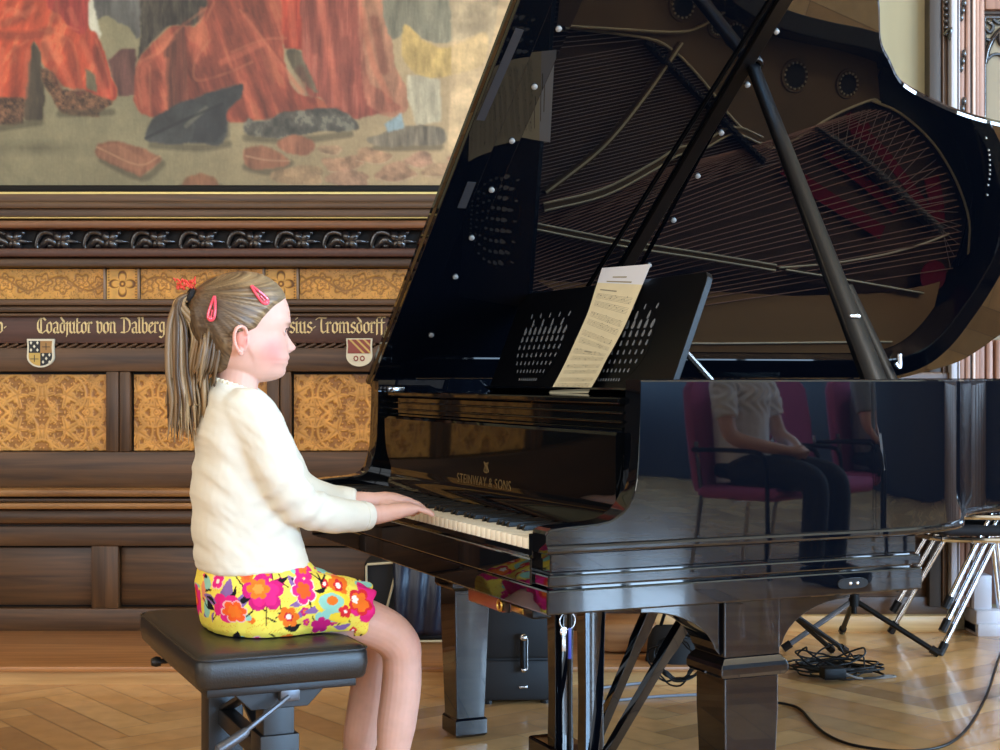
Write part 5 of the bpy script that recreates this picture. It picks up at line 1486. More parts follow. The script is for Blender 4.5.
# ------------------------------------------------------------------ cardigan
card = MB()
T = [(386, 210, 262, .052), (391, 206.5, 266, .064), (397, 202.5, 270, .082), (404, 199, 274, .098), (411, 196, 278, .110), (421, 193.5, 281, .119), (440, 190, 285, .124), (470, 188, 289, .124), (505, 188, 295, .124), (535, 190, 302, .127), (556, 192, 308, .130), (570, 193, 312, .133)]
rings = []
for y, xb, xf, hw in T:
    fb, z = pxm(xb, y); ff, _ = pxm(xf, y)
    # the outline seen obliquely is wider than the depth: take the part due to the width back off
    full = (ff - fb)/2; dep = math.sqrt(max(.002, full**2 - (hw*ST/CT*.92)**2)); cc = (fb + ff)/2
    rings.append(ring_e((cc, 0, z), dep, hw, 36, 2.3, -.34*max(0, (411 - y)/25)))
card.loft(rings)
gt(card, [(236, 415, .55, .050), (245, 412, .515, .054), (255, 426, .487, .0550), (266, 446, .470, .0545), (280, 475, .457, .0505), (299, 504, .466, .0445), (328, 514, .51, .0405), (351, 516, .545, .0365), (366, 516, .560, .0315)], 18)
gt(card, [(236, 412, .62, .050), (246, 410, .655, .055), (258, 424, .70, .057), (268, 444, .735, .056), (282, 468, .745, .053), (298, 490, .735, .046), (325, 500, .71, .040), (345, 502, .68, .036), (357, 501.5, .668, .0305)], 18)
cm = remesh(card, .005, 6, .5, 'cardigan')
c = coords(cm); n = norms(cm)
# knitted folds: soft diagonal drapes on the back and gathers at the elbow
def zpx(y): return pxm(240, y)[1]
fold = np.zeros(len(c))
s1 = (c[:, 2] - zpx(470)) + (c[:, 0] + .1)*0.9; torso = 1/(1 + np.exp(-(-.02 - c[:, 0])/.03))
fold += torso*.0105*(fbm(s1*22, (c[:, 0] - c[:, 2]*.35)*7, 31, 3) - .5)*2
sleeve = np.exp(-((c[:, 1] + .115)/.05)**2)
d_ = (c[:, 0]*.55 - c[:, 2]*.84)
el = g(292, 492, .46); elw = np.exp(-(((c[:, 0] - el.x)/.07)**2 + ((c[:, 2] - el.z)/.08)**2))
fold += sleeve*elw*.006*np.sin(d_*150 + 4*fbm(c[:, 0]*20, c[:, 2]*20, 33, 2))
sh = g(246, 440, .46); shw = np.exp(-(((c[:, 0] - sh.x)/.035)**2 + ((c[:, 2] - sh.z)/.09)**2))
fold -= sleeve*shw*.008
fold += .0012*(fbm(c[:, 0]*60, c[:, 2]*60, 35, 3) - .5)*2
hemw = np.exp(-((c[:, 2] - zpx(561))/.0035)**2); fold -= .0010*hemw
cm.vertices.foreach_set('co', (c + n*fold[:, None]).ravel()); cm.update()
M_KNIT = mat('white_knit', (226, 221, 205), 0.85, spec=0.2, bump=0.18, bscale=520)
cm.materials.append(M_KNIT); link('cardigan', cm, girl)
mb = MB()
def neckline(t, dz=0, dr=0):
    a = 2*pi*t; f_ = math.cos(a); s_ = math.sin(a)
    p = g(236, 389.5, GC); return Vector((p.x + (.0495 + dr)*f_, (.0495 + dr)*s_, p.z - .0185*f_ + dz))
for t in range(90):
    p = neckline(t/90, .002 + .0025*math.sin(t*2.1), .001*math.sin(t*1.7)); mb.ell(p, .006, .006, .0055, None, 8, 6)
mb.tube([tuple(neckline(k/48, -.007, .004)) for k in range(49)], .0045, 8, False)
mb.build('collar', [mat('cream_lace', (238, 228, 200), .8)], girl, 60)
mb = MB(); q0, q1 = g(361, 516, .555), g(368.5, 516, .562)
mb.tube([q0, q0.lerp(q1, .5), q1], [.0335, .0325, .030], 20); mb.build('cuff', [M_KNIT], girl)

# ------------------------------------------------------------------ flowered skirt
sk = MB(); rings = []
for y, xb, xf, hw in [(552, 208, 296, .105), (562, 200, 306, .120), (572, 195, 316, .134), (585, 192, 322, .146), (600, 193, 326, .152), (615, 195, 326, .153), (626, 198.5, 324, .150), (631, 203, 318, .143)]:
    fb, z = pxm(xb, y); ff, _ = pxm(xf, y); full = (ff - fb)/2; dep = math.sqrt(max(.002, full**2 - (hw*ST/CT*.85)**2)); rings.append(ring_e(((fb + ff)/2, 0, z), dep, hw, 40, 2.4))
sk.loft(rings)
gt(sk, [(256, 603, .50, .068), (300, 604, .50, .072), (326, 606, .50, .068), (345, 609, .50, .065), (356, 611.5, .50, .063), (363, 613.5, .50, .062)], 20)
gt(sk, [(256, 596, .67, .068), (290, 598, .67, .070), (320, 602, .67, .066), (345, 607, .665, .062), (355, 609, .665, .061)], 20)
gt(sk, [(270, 594, .585, .078), (310, 598, .585, .068), (335, 604, .585, .058), (350, 609, .585, .05)], 20)
sm = remesh(sk, .0022, 10, .5, 'skirt')
c = coords(sm); n = norms(sm)
seat_z = .507
fold = .0035*(fbm(c[:, 0]*30, c[:, 2]*18 + c[:, 1]*22, 41, 3) - .5)*2
hem = g(368, 612, .50); hw_ = np.exp(-((c[:, 0] - hem.x)/.035)**2); fold += hw_*.004*np.sin(np.arctan2(c[:, 2] - hem.z, c[:, 1] + .08)*9)
c2 = c + n*fold[:, None]
flat = (c2[:, 0] < .20) & (c2[:, 2] < seat_z); c2[flat, 2] = seat_z + (c2[flat, 2] - seat_z)*.03
sm.vertices.foreach_set('co', c2.ravel()); sm.update()
# printed pattern in photo-like coordinates of the near side (px), wrapped over the top
def to_px(c):
    u = c[:, 0] - .43; v = .50 - .07 + 0*u; z = c[:, 2]
    X = OX + u*CT - v*ST; Y = OY + u*ST + v*CT
    return CX + F*X/Y, CY - F*(z - ZC)/Y
qx, qy = to_px(c)
qy = qy - np.clip(c[:, 1] + .10, 0, 1)*330*np.clip(n[:, 2]*1.2, 0, 1) + np.clip(-n[:, 0], 0, 1)*0
qx = qx - np.clip(c[:, 1] + .10, 0, 1)*300*np.clip(-n[:, 0], 0, 1)
img = np.tile(np.array((248., 226., 92.)), (len(c), 1))
def put(mask, col):
    m = np.clip(mask, 0, 1)[:, None]; global img; img = img*(1-m) + np.array(col, float)*m
wob = fbm(qx*.12, qy*.12, 51, 2)
PINK, ORG, RED, PUR, TUR, BLK, WHT, YEL, MAG = (232, 40, 128), (246, 120, 36), (222, 44, 52), (142, 104, 164), (150, 208, 190), (24, 20, 26), (252, 240, 226), (250, 214, 60), (206, 30, 116)
# fine yellow-orange stipple
dots = ((np.sin(qx*1.9 + np.sin(qy*.9)*1.2)*np.sin(qy*2.3)) > .72) & (wob > .5); put(dots*1.0, (236, 170, 52))
def leafp(x, y, L, w_, ang, col):
    dx, dy = qx - x, qy - y; a = dx*math.cos(ang) + dy*math.sin(ang); b = -dx*math.sin(ang) + dy*math.cos(ang)
    t = np.clip(a/L, 0, 1); b = b - 2.5*np.sin(pi*t); put(((np.abs(b) < w_*np.sin(pi*t)**.8) & (a > 0) & (a < L))*1.0, col)
def stem(pts, w_=.75):
    for p, q in zip(pts, pts[1:]):
        d0, d1 = q[0]-p[0], q[1]-p[1]; L = max(1e-6, d0*d0 + d1*d1); t = np.clip(((qx-p[0])*d0 + (qy-p[1])*d1)/L, 0, 1); put((np.hypot(qx-p[0]-t*d0, qy-p[1]-t*d1) < w_)*1.0, BLK)
def flower(x, y, r, petals, col, core=None, cr=.5, ph=0., edge=None, white=False):
    dx, dy = qx - x, qy - y; a = np.arctan2(dy, dx) + ph; rr = np.hypot(dx, dy)
    R_ = r*(.62 + .36*np.abs(np.cos(a*petals/2))**.55 + .06*np.sin(a*2 + x))
    if edge is not None: put((rr < R_ + 1.2)*1.0, edge)
    put((rr < R_)*1.0, col)
    if core is not None: put((rr < R_*cr)*1.0, core)
    if white: put((rr < r*.24)*1.0, WHT)
def blobp(x, y, rx, ry, col): put((((qx-x)/rx)**2 + ((qy-y)/ry)**2 < 1 + .35*(wob - .5)*2)*1.0, col)
def motif(ox, oy):
    for (x, y, rx, ry) in ((204,586,7,9), (203,616,6,10), (322,617,8,6), (372,586,10,4), (300,572,6,4), (214,566,9,5)): blobp(x+ox, y+oy, rx, ry, TUR)
    blobp(197+ox, 596+oy, 4, 14, (240,150,110)); blobp(340+ox, 572+oy, 8, 5, (238,140,150))
    for (x, y, L, w_, a, col) in ((222,608,30,4.5,-1.1,PUR), (226,610,26,2.2,-1.0,BLK), (234,612,26,4.5,-.9,PUR), (240,606,20,2.4,-.95,BLK), (222,612,26,4.5,-2.75,PUR), (218,610,16,2.2,-2.7,BLK), (296,592,16,4,-1.9,PUR), (289,606,22,3,-.5,PUR), (304,612,20,3.4,-.45,PUR), (300,590,12,3,-2.1,BLK), (314,600,16,3.2,-.5,BLK), (284,628,18,3.5,-.2,BLK), (206,606,14,4,.8,BLK), (201,572,9,3,1.1,BLK), (335,628,18,3,-.2,PUR)): leafp(x+ox, y+oy, L, w_, a, col)
    for pts in ([(228,570),(240,578),(246,588)], [(254,588),(254,612),(248,618)], [(254,602),(262,606)], [(254,598),(246,604)], [(267,626),(267,608),(275,600)], [(267,618),(276,622)], [(267,612),(258,606)], [(275,566),(275,582)], [(282,576),(284,584),(290,588)], [(310,580),(313,592),(309,598)], [(325,574),(324,590)], [(324,584),(332,578)], [(324,582),(318,576)], [(276,618),(288,614)], [(214,626),(226,614)], [(196,606),(206,616)], [(279,602),(282,612)]):
        stem([(a+ox, b+oy) for a, b in pts])
    flower(250+ox, 578+oy, 8, 5, ORG, (246,96,50), .5, .3); flower(222+ox, 584+oy, 8.5, 4, PINK, WHT, .34, .6, (248,200,190))
    flower(265+ox, 594+oy, 20, 5, MAG, PINK, .75, .4); flower(260+ox, 590+oy, 11, 6, ORG, (250,150,60), .5, 0); 
    flower(231+ox, 611+oy, 16, 5, PINK, None, .5, 1.0); flower(238+ox, 614+oy, 11, 6, (246,96,36), ORG, .6, .2, (248,190,190))
    flower(289+ox, 617+oy, 11, 6, ORG, RED, .45, .1, None, True); flower(305+ox, 591+oy, 13, 5, PINK, (246,96,36), .62, .7, (250,220,210))
    flower(309+ox, 571+oy, 12, 5, PINK, ORG, .5, .2); flower(342+ox, 587+oy, 11, 5, ORG, RED, .5, .3, None, True)
    blobp(333+ox, 603+oy, 18, 13, YEL); blobp(332+ox, 602+oy, 13, 9, TUR); blobp(333+ox, 601+oy, 6, 4.4, ORG)
    blobp(334+ox, 616+oy, 14, 7, TUR); blobp(341+ox, 618+oy, 11, 5.5, YEL); flower(346+ox, 612+oy, 7, 5, RED, WHT, .3, .2)
    flower(368+ox, 604+oy, 19, 6, PINK, None, .5, .5); flower(362+ox, 603+oy, 13, 5, RED, ORG, .75, 1.0); flower(322+ox, 626+oy, 10, 5, MAG, None, .5, .3)
    flower(357+ox, 600+oy, 4, 5, WHT, None)
r3 = random.Random(5)
for k in range(46):
    x, y = r3.uniform(194, 384), r3.uniform(566, 634); kind = r3.random()
    if kind < .35: leafp(x, y, r3.uniform(8, 16), r3.uniform(1.6, 3), r3.uniform(0, 6.28), PUR if r3.random() < .6 else BLK)
    elif kind < .6: flower(x, y, r3.uniform(3, 5.5), 5, [PINK, ORG, RED, MAG][int(r3.random()*4)], WHT if r3.random() < .5 else ORG, .4, r3.random())
    elif kind < .8: stem([(x, y), (x + r3.uniform(-4, 4), y + 7), (x + r3.uniform(-7, 7), y + 13)], .7)
    else: blobp(x, y, r3.uniform(3, 6), r3.uniform(2, 4), TUR if r3.random() < .6 else (240, 150, 60))
motif(0, 0)
for (ox, oy) in ((-190, 8), (14, -62), (40, 62), (-180, -58)): 
    far = (qy < 556 + (8 if oy < 0 else 0)) if oy < 0 else (qy > 634 if oy > 40 else qx < 190)
    keep = img.copy(); motif(ox, oy); img = np.where(np.asarray(far)[:, None], img, keep)
set_col(sm, 'print', img)
sm.materials.append(attr_mat('flower_print', 'print', rough=0.8, spec=0.2)); link('skirt', sm, girl)
# shoes, just below the frame
M_SHOE = mat('dark_shoe', (52, 40, 40), .5)
for v, x, y in ((.50, 392, 846), (.66, 358, 834)):
    mb = MB(); gt(mb, [(x - 10, y + 14, v, .030), (x + 14, y + 20, v, .034), (x + 48, y + 32, v, .036), (x + 86, y + 50, v, .022)], 14, 1.15); mb.build('shoe', [M_SHOE], girl)
# ------------------------------------------------------------------ sheet music on the desk
def desk_hit(x, y, d):
    lo, hi = 0.0, 1.5                             # find v where the ray meets the desk plane
    def fdist(v):
        u, z = on_v(x, y, v); return (Vector((u, 0, z)) - D0).dot(DN)
    for _ in range(50):
        m = (lo + hi)/2
        if (fdist(m) - d)*(fdist(lo) - d) <= 0: hi = m
        else: lo = m
    u, z = on_v(x, y, lo); return Vector((u, lo, z))
SL = [(393,549),(376,558.5),(359,567),(335,578),(312,588),(290,595),(268,602)]
SRt = [(393,588),(376,598),(360,606),(348,613),(325,625),(295,638),(264,651)]
sheet_o = desk_hit(568, 392, .03)
sheet = thing('sheet_music', 'long printed sheet of music standing on the piano music desk', 'sheet music', to_world(*sheet_o), TH)
def edge(tab, t):
    P_ = [Vector((x, y, 0)) for y, x in tab]; S = spline(P_, 6); return S[int(round(t*(len(S)-1)))]
mb = MB(); rows = []
NS = 37
for i in range(NS):
    t = i/(NS - 1); a, b = edge(SL, t), edge(SRt, t); row = []
    for k in range(9):
        s_ = k/8; q = a.lerp(b, s_); row.append(desk_hit(q.x, q.y, .006 + .012*(1 - t)**2*s_ + .004*math.sin(pi*t)*s_) - sheet_o)
    rows.append(row)
for d_ in (0, -.0006):
    rr = [[tuple(p + DN*d_) for p in r] for r in rows]
    for i in range(NS - 1):
        mb.mat(1 if i > NS*.86 else 0)
        mb.add(rr[i] + rr[i+1], [(k, k+1, 9 + k + 1, 9 + k) for k in range(8)])
mb.build('paper', [mat('cream_paper', (236, 226, 192), .7, noise=.03, nscale=20), mat('white_paper', (232, 236, 246), .6)], sheet, 180)
mb = MB()
def on_sheet(t, s_):
    i = min(NS - 2, int(t*(NS-1))); f = t*(NS-1) - i; k = min(7, int(s_*8)); h = s_*8 - k
    p = (rows[i][k]*(1-h) + rows[i][k+1]*h)*(1-f) + (rows[i+1][k]*(1-h) + rows[i+1][k+1]*h)*f
    return p + DN*.0008
def hline(t, s0, s1, w_):
    N = 6
    vs = [on_sheet(t - w_, s0 + (s1-s0)*i/N) for i in range(N+1)] + [on_sheet(t + w_, s0 + (s1-s0)*i/N) for i in range(N+1)]
    mb.add(vs, [(i, i+1, N+2+i, N+1+i) for i in range(N)])
for sysm in range(6):
    tb = .06 + .133*sysm
    for l in range(5): hline(tb + .008*l, .08, .92, .0007); hline(tb + .055 + .008*l, .08, .92, .0007)
    for k in range(20):
        s0 = .1 + .8*r2.random(); tt = tb + r2.choice((0, .055)) + .036*r2.random()
        hline(tt, s0, s0 + .018, .003)
for t_, s0, s1 in ((.84, .12, .5), (.405, .35, .55), (.90, .2, .75), (.93, .3, .6)): hline(t_, s0, s1, .004)
mb.build('printed_staves', [mat('print_ink', (160, 152, 130), .8)], sheet, 180)

# ------------------------------------------------------------------ key ring hanging under the key bed
q = Vector((.055, .02, .578))
kr = thing('key_ring', 'ring with small keys and a blue tag hanging below the keyboard corner', 'keys', to_world(*q), TH)
mb = MB(); mb.torus((0, 0, -.004), .0165, .0013, Matrix(((1, 0, 0), (0, 0, 1), (0, 1, 0))), 24, 6); mb.build('ring', [M_STEEL], kr)
mb = MB(); mb.bbox(.001, .008, -.002, .002, -.078, -.018, .002); mb.build('tag', [mat('blue_tag', (28, 46, 140), .4)], kr)
mb = MB(); mb.bbox(-.012, -.004, -.001, .001, -.062, -.018, .0008); mb.ell((-.008, 0, -.024), .008, .0014, .009, None, 12, 6); mb.build('key', [M_STEEL], kr)

# ------------------------------------------------------------------ black case and bag behind the legs
M_CASE = mat('black_case_cloth', (13, 14, 17), .6, bump=.2, bscale=200)
X0, Y0 = on_z(517, 705, 0)
case = thing('equipment_case', 'black upright case with a chrome ended handle on the floor behind the piano leg', 'case', (X0, Y0, 0), .05)
hw = 38/F*Y0; ht = 102/F*Y0
mb = MB(); mb.bbox(-hw, hw, 0, .24, .012, ht*.44, .014); mb.bbox(-hw, hw, .0, .24, ht*.445, ht, .014); mb.bbox(-hw + .01, hw - .01, .008, .23, ht*.42, ht*.46, .004); mb.build('case_body', [M_CASE], case)
hz1, hz0 = ZC - (636 - CY)/F*Y0, ZC - (668 - CY)/F*Y0; hx = (523 - 517)/F*Y0
mb = MB(); mb.mat(0); mb.tube([(hx, -.028, hz1 - .006), (hx, -.03, (hz0 + hz1)/2), (hx, -.028, hz0 + .006)], .011, 10)
mb.mat(1); mb.ell((hx, -.028, hz1), .014, .014, .014, None, 12, 8); mb.ell((hx, -.028, hz0), .011, .012, .010, None, 12, 8); mb.tube([(hx, 0, hz1), (hx, -.028, hz1)], .008, 8); mb.tube([(hx, 0, hz0), (hx, -.028, hz0)], .008, 8); mb.tube([(hx + .012, -.03, hz1), (hx + .012, -.03, hz0)], .002, 6)
mb.build('handle', [M_LACS, M_STEEL], case)
mb = MB(); z = ZC - (687 - CY)/F*Y0; mb.bbox(hx - .012, hx + .014, -.006, .002, z - .004, z + .004, .001)
for yy in (626, 637): z = ZC - (yy - CY)/F*Y0; mb.bbox(hw - .018, hw - .008, -.006, .002, z - .006, z + .006, .001)
mb.build('latch', [M_STEEL], case)
mb = MB()
for sx in (-1, 1):
    for sy in (.03, .21): mb.lathe([(.001, 0), (.014, 0), (.014, .014), (.001, .014)], (sx*(hw - .03), sy, 0), 10)
mb.build('foot', [M_LACS], case)

YB = 5.45
def pb(x, y): return on_y(x, y, YB)
bx, bz = pb(402, 637)
bag = thing('bag', 'black and dark blue bag with cream piping on the platform beneath the keyboard', 'bag', (bx, YB, .064))
def L2(x, y): a, b = pb(x, y); return (a - bx, b - .064)
mb = MB()
outl = [(364,562),(400,558),(412,552),(432,556),(444,570),(446,640),(362,640)]
P2 = [L2(*p) for p in outl]
P2 = [(a, max(0.0, b)) for a, b in P2]
mb.prism(P2, lambda a, b: (a, .0, b), lambda a, b: (a, .20, b)); mb.build('bag_body', [mat('bag_black_cloth', (14, 15, 18), .7)], bag, 30, bevel=.012)
mb = MB(); rows_ = []
for i in range(14):
    t = i/13; row = []
    for k in range(20):
        s_ = k/19; x = 397 + (448 - 397)*s_ - 4*(1 - t)*(1 - s_); y = 556 + (634 - 556)*t; a, b = L2(x, y)
        row.append((a, -.02 - .022*abs(math.sin(s_*9 + t*1.5))*(.5 + .5*t) - .02*math.sin(pi*t), max(.01, b)))
    rows_.append(row)
mb.add([p for r in rows_ for p in r], [(i*20 + k, i*20 + k + 1, i*20 + 21 + k, i*20 + 20 + k) for i in range(13) for k in range(19)])
front = mb.build('blue_panel', [mat('navy_nylon', (26, 34, 54), .32)], bag, 180)
sol = front.modifiers.new('thick', 'SOLIDIFY'); sol.thickness = .004
mb = MB()
fr = [L2(367, 600), L2(366.5, 566), L2(368, 564), L2(397, 562), L2(398, 564), L2(386, 612)]
mb.tube([(a, -.012, b) for a, b in fr], .0045, 8); M_PIPE = mat('cream_piping', (206, 196, 164), .6); mb.build('piping', [M_PIPE], bag)
a, b = L2(398, 637); a2, b2 = L2(446, 637); mb = MB(); mb.tube([(a, -.05, .012), (a2, -.05, .012)], .004, 8); mb.build('piping', [M_PIPE], bag)

# folded brown cushion-like block, pale box end and black bag seen between the lyre and the leg
X1, Y1 = on_z(631, 653, .064)
tag(MB().bbox(-.115, .10, 0, .22, 0, .115, .035).build('wooden_stool_top', [M_STEP], None, 40, True, 0, (X1, 5.2, .064)), 'rounded brown wooden block on the platform behind the lyre braces', 'block')
X1, _ = on_y(668, 640, 5.32)
tag(MB().bbox(-.05, .055, 0, .20, 0, .13, .006).build('wooden_box', [M_RISER], None, 40, True, 0, (X1, 5.36, .064)), 'pale wooden box on the platform behind the coiled cables', 'box')
X1, Y1 = on_z(680, 684, 0)
sb = thing('shoulder_bag', 'slack black bag on the floor behind the front piano leg', 'bag', (X1, Y1, 0))
mb = MB(); rings = []
for z_, a, b in ((0, .105, .08), (.02, .115, .09), (.08, .11, .085), (.14, .095, .06), (.175, .08, .03), (.185, .07, .012)):
    rings.append([(a*math.cos(t)*(1 + .05*math.sin(5*t + z_*30)), .09 + b*math.sin(t), z_) for t in [2*pi*k/24 for k in range(24)]])
mb.loft(rings); mb.build('bag_body', [mat('soft_black_cloth', (9, 9, 11), .75)], sb, 60)
mb = MB(); mb.tube(spline([(-.06, .09, .17), (-.03, .07, .25), (.03, .07, .25), (.06, .09, .17)], 6), .006, 8); mb.build('strap', [M_LACS], sb)
# coil of cable hung over the bag
def coil(name, label, loc, loops, r, m, seed, vertical=True, sq=.75, wires=.0032, jit=.02):
    rr = random.Random(seed); mb = MB(); pts = []
    for i in range(loops*14):
        a = 2*pi*i/14; R_ = r*(1 + rr.uniform(-.12, .12)); 
        if i % 14 == 0: ox_, oz_, sx_ = rr.uniform(-jit, jit), rr.uniform(-jit, jit)*.6, rr.uniform(.75, 1.1)
        if vertical: pts.append((ox_ + R_*sx_*math.cos(a), rr.uniform(-.012, .012), R_*sq*math.sin(a) + oz_))
        else: pts.append((ox_ + R_*sx_*math.cos(a), oz_ + R_*sq*math.sin(a), .006 + .003*(i // 14) + rr.uniform(0, .01)))
    mb.tube(spline(pts, 3), wires, 6); o = mb.build(name, [m], None, 60, True, 0, loc); return tag(o, label, 'cable')
M_CABLE = mat('black_cable', (9, 9, 10), .45, spec=.3)
xx, zz_ = on_y(668, 645, 4.95)
coil('cable_coil', 'black cable coiled in hanging loops on the slack black bag', (xx, 4.70, zz_), 6, .088, M_CABLE, 4)

# ------------------------------------------------------------------ stands and cables on the floor at the right
M_STAND = mat('black_stand_tube', (5, 5, 6), .45, spec=.2)
def tripod(name, label, apex, feet, r, mats_, up=.25):
    t = thing(name, label, 'stand', (apex[0], apex[1], 0))
    mb = MB(); mb.tube([(0, 0, apex[2] - .05), (0, 0, apex[2] + up)], .011, 10); mb.build('pole', [M_STAND], t)
    mb = MB(); mb.tube([(0, 0, apex[2] - .022), (0, 0, apex[2] + .022)], .021, 12); mb.build('hub', [M_STAND], t)
    for (fx_, fy_), m in zip(feet, mats_):
        mb = MB(); a = Vector((0, 0, apex[2])); b = Vector((fx_ - apex[0], fy_ - apex[1], .012)); mb.tube([a, b], r, 8); L = mb.build('leg', [m], t)
        mb = MB(); d_ = (b - a).normalized(); mb.tube([b - d_*.035, b], r*1.5, 8); mb.build('rubber_foot', [M_LACS], L)
    return t
f1 = on_z(939, 657, 0.0); f2 = on_z(842, 634, 0.0); f3 = on_z(783, 652, 0.0)
ax_ = on_y(854, 600, 5.60)
M_TUBESHEEN = mat('stand_tube_sheen', (120, 128, 140), .25, .6)  # light reflected off one black leg is put into its colour
tripod('tripod_stand', 'black tripod stand with one light-catching leg under the right end of the keyboard case', (ax_[0], 5.60, ax_[1]), (f1, f2, f3), .0105, (M_STAND, M_STAND, M_TUBESHEEN))
g1 = on_z(846, 654, 0.0); g2 = on_z(832, 653, 0.0); ax2 = on_y(786, 609, 5.35)
g3 = (ax2[0] - .30, 5.5)
tripod('tripod_stand', 'black tripod stand half hidden by the curved leg bracket', (ax2[0], 5.35, ax2[1]), (g1, g2, g3), .010, (M_STAND, M_STAND, M_STAND), .2)
# tangle of cables with a power adapter
X1, Y1 = on_z(832, 680, 0)
tg = tag(coil('cable_tangle', 'tangle of black cables on the floor between stand and piano leg', (X1 + .02, Y1 + .10, 0), 9, .13, M_CABLE, 8, False, .75, .0035, .05), 'tangle of black cables on the floor between stand and piano leg', 'cable')
mb = MB(); rr = random.Random(3)
for k in range(5):
    a0 = rr.uniform(0, 6); pts = [(.13*math.cos(a0 + a)*rr.uniform(.6, 1), .05*math.sin(a0 + a), .02 + .075*math.sin(pi*i/8)*rr.uniform(.5, 1)) for i, a in enumerate(np.linspace(0, 3.6, 9))]
    mb.tube(spline(pts, 4), .0034, 6)
mb.build('raised_loops', [M_CABLE], tg)
ad = thing('power_adapter', 'small black power adapter lying on the cable tangle', 'adapter', (X1 - .005, Y1 - .035, .0), .15)
mb = MB(); mb.bbox(-.04, .04, -.028, .028, .012, .052, .006); mb.build('adapter_body', [M_STAND], ad)
mb = MB(); mb.tube(spline([(.04, 0, .03), (.08, -.01, .015), (.13, .01, .006), (.19, .02, .005), (.235, .03, .005), (.24, .05, .005), (.20, .05, .005)], 5), .0035, 6); mb.build('adapter_lead', [mat('grey_lead', (120, 116, 112), .4)], ad)
# long cable curving along the floor
cp = [(770, 702), (786, 704), (800, 709), (812, 722), (826, 734), (846, 743), (870, 748), (905, 751), (940, 747), (962, 734), (978, 712), (989, 688), (998, 660), (1006, 640)]
mb = MB(); mb.tube(spline([(*on_z(x, y, .0045), .0045) for x, y in cp], 6), .0042, 8)
tag(mb.build('floor_cable', [M_CABLE]), 'long black cable curving across the parquet at the lower right', 'cable')
for k, ((x0, y0), (x1, y1), lab) in enumerate((((585, 690), (694, 679), 'thin grey cable running along the floor behind the lyre, the farther one'), ((600, 702), (712, 694), 'thin grey cable running along the floor behind the lyre, the nearer one'))):
    mb = MB(); p0, p1 = on_z(x0, y0, .005), on_z(x1, y1, .005); m_ = ((p0[0] + p1[0])/2, (p0[1] + p1[1])/2 + .02)
    mb.tube(spline([(*p0, .005), (*m_, .005), (*p1, .005)], 6), .0048, 8); tag(mb.build('floor_cable', [mat('grey_cable', (120, 126, 136), .35)]), lab, 'cable')
X1, Y1 = on_z(609, 668, 0)
mb = MB(); mb.bbox(-.03, .03, 0, .05, 0, .045, .008)
tag(mb.build('plug_box', [mat('pale_plastic', (210, 214, 220), .4)], None, 30, True, 0, (X1, Y1, 0)), 'small pale plug box on the floor behind the pedal lyre', 'plug box')

# ------------------------------------------------------------------ stack of chrome-legged chairs at the right
M_CHROME = mat('chrome', (216, 218, 222), .10, 1.0)
M_DARKSEAT = mat('dark_chair_fabric', (22, 19, 21), .8, bump=.2, bscale=300)
def stack_chair(label):
    t = thing('stacking_chair', label, 'chair', (1.872, 5.79, 0), 0, 'stacked chrome legged chairs behind the piano')
    def q(x, y, z): return (x - 1.86, y - 5.78, z)
    for a, b in ((q(1.633, 5.517, .012), q(1.875, 5.62, .425)), (q(1.574, 5.985, .012), q(1.795, 5.935, .425)), (q(2.03, 6.02, .012), q(1.965, 5.95, .425)), (q(2.09, 5.56, .012), q(1.985, 5.63, .425))):
        mb = MB(); mb.tube([a, b], .0105, 12); L = mb.build('leg', [M_CHROME], t)
        mb = MB(); a_, b_ = Vector(a), Vector(b); d_ = (b_ - a_).normalized(); mb.tube([a_ - d_*.01, a_ + d_*.04], .0155, 10); mb.build('foot_cap', [M_LACS], L)
    mb = MB(); r_ = [(-.20, -.20, .428), (.21, -.20, .428), (.21, .19, .428), (-.20, .19, .428)]
    mb.tube(spline([Vector(p) for p in r_], 5, True) + [Vector(r_[0])], .011, 8, False); mb.build('seat_frame', [M_CHROME], t)
    mb = MB(); mb.loft([rrect(.20, .19, .05, .438), rrect(.215, .205, .05, .45), rrect(.215, .205, .05, .468), rrect(.20, .19, .05, .478)]); mb.build('seat', [M_DARKSEAT], t, 60)
    mb = MB()
    for s_ in (-1, 1): mb.tube(spline([(s_*.19, .18, .43), (s_*.195, .20, .55), (s_*.19, .215, .76)], 5), .011, 8)
    mb.build('back_frame', [M_CHROME], t)
    mb = MB(); rings = []
    for z_ in (.54, .56, .70, .76, .775): w_ = .19 if .55 < z_ < .77 else .175; rings.append([(w_, .195, z_), (-w_, .195, z_), (-w_, .225, z_), (w_, .225, z_)])
    mb.loft(rings); mb.build('backrest', [M_DARKSEAT], t, 40, bevel=.008)
    return t
def copy_tree(o, parent=None):
    c_ = o.copy(); COL.objects.link(c_)
    if parent: c_.parent = parent
    for ch in list(o.children): copy_tree(ch, c_)
    return c_
base_chair = stack_chair('chrome legged chair at the bottom of the stack, its feet on the floor')
for k, lab in ((1, 'chrome legged chair in the middle of the stack behind the piano'), (2, 'topmost chrome legged chair of the stack behind the piano')):
    c_ = copy_tree(base_chair); c_.location = (1.872 + .012*k, 5.79 + .008*k, .085*k); c_['label'] = lab

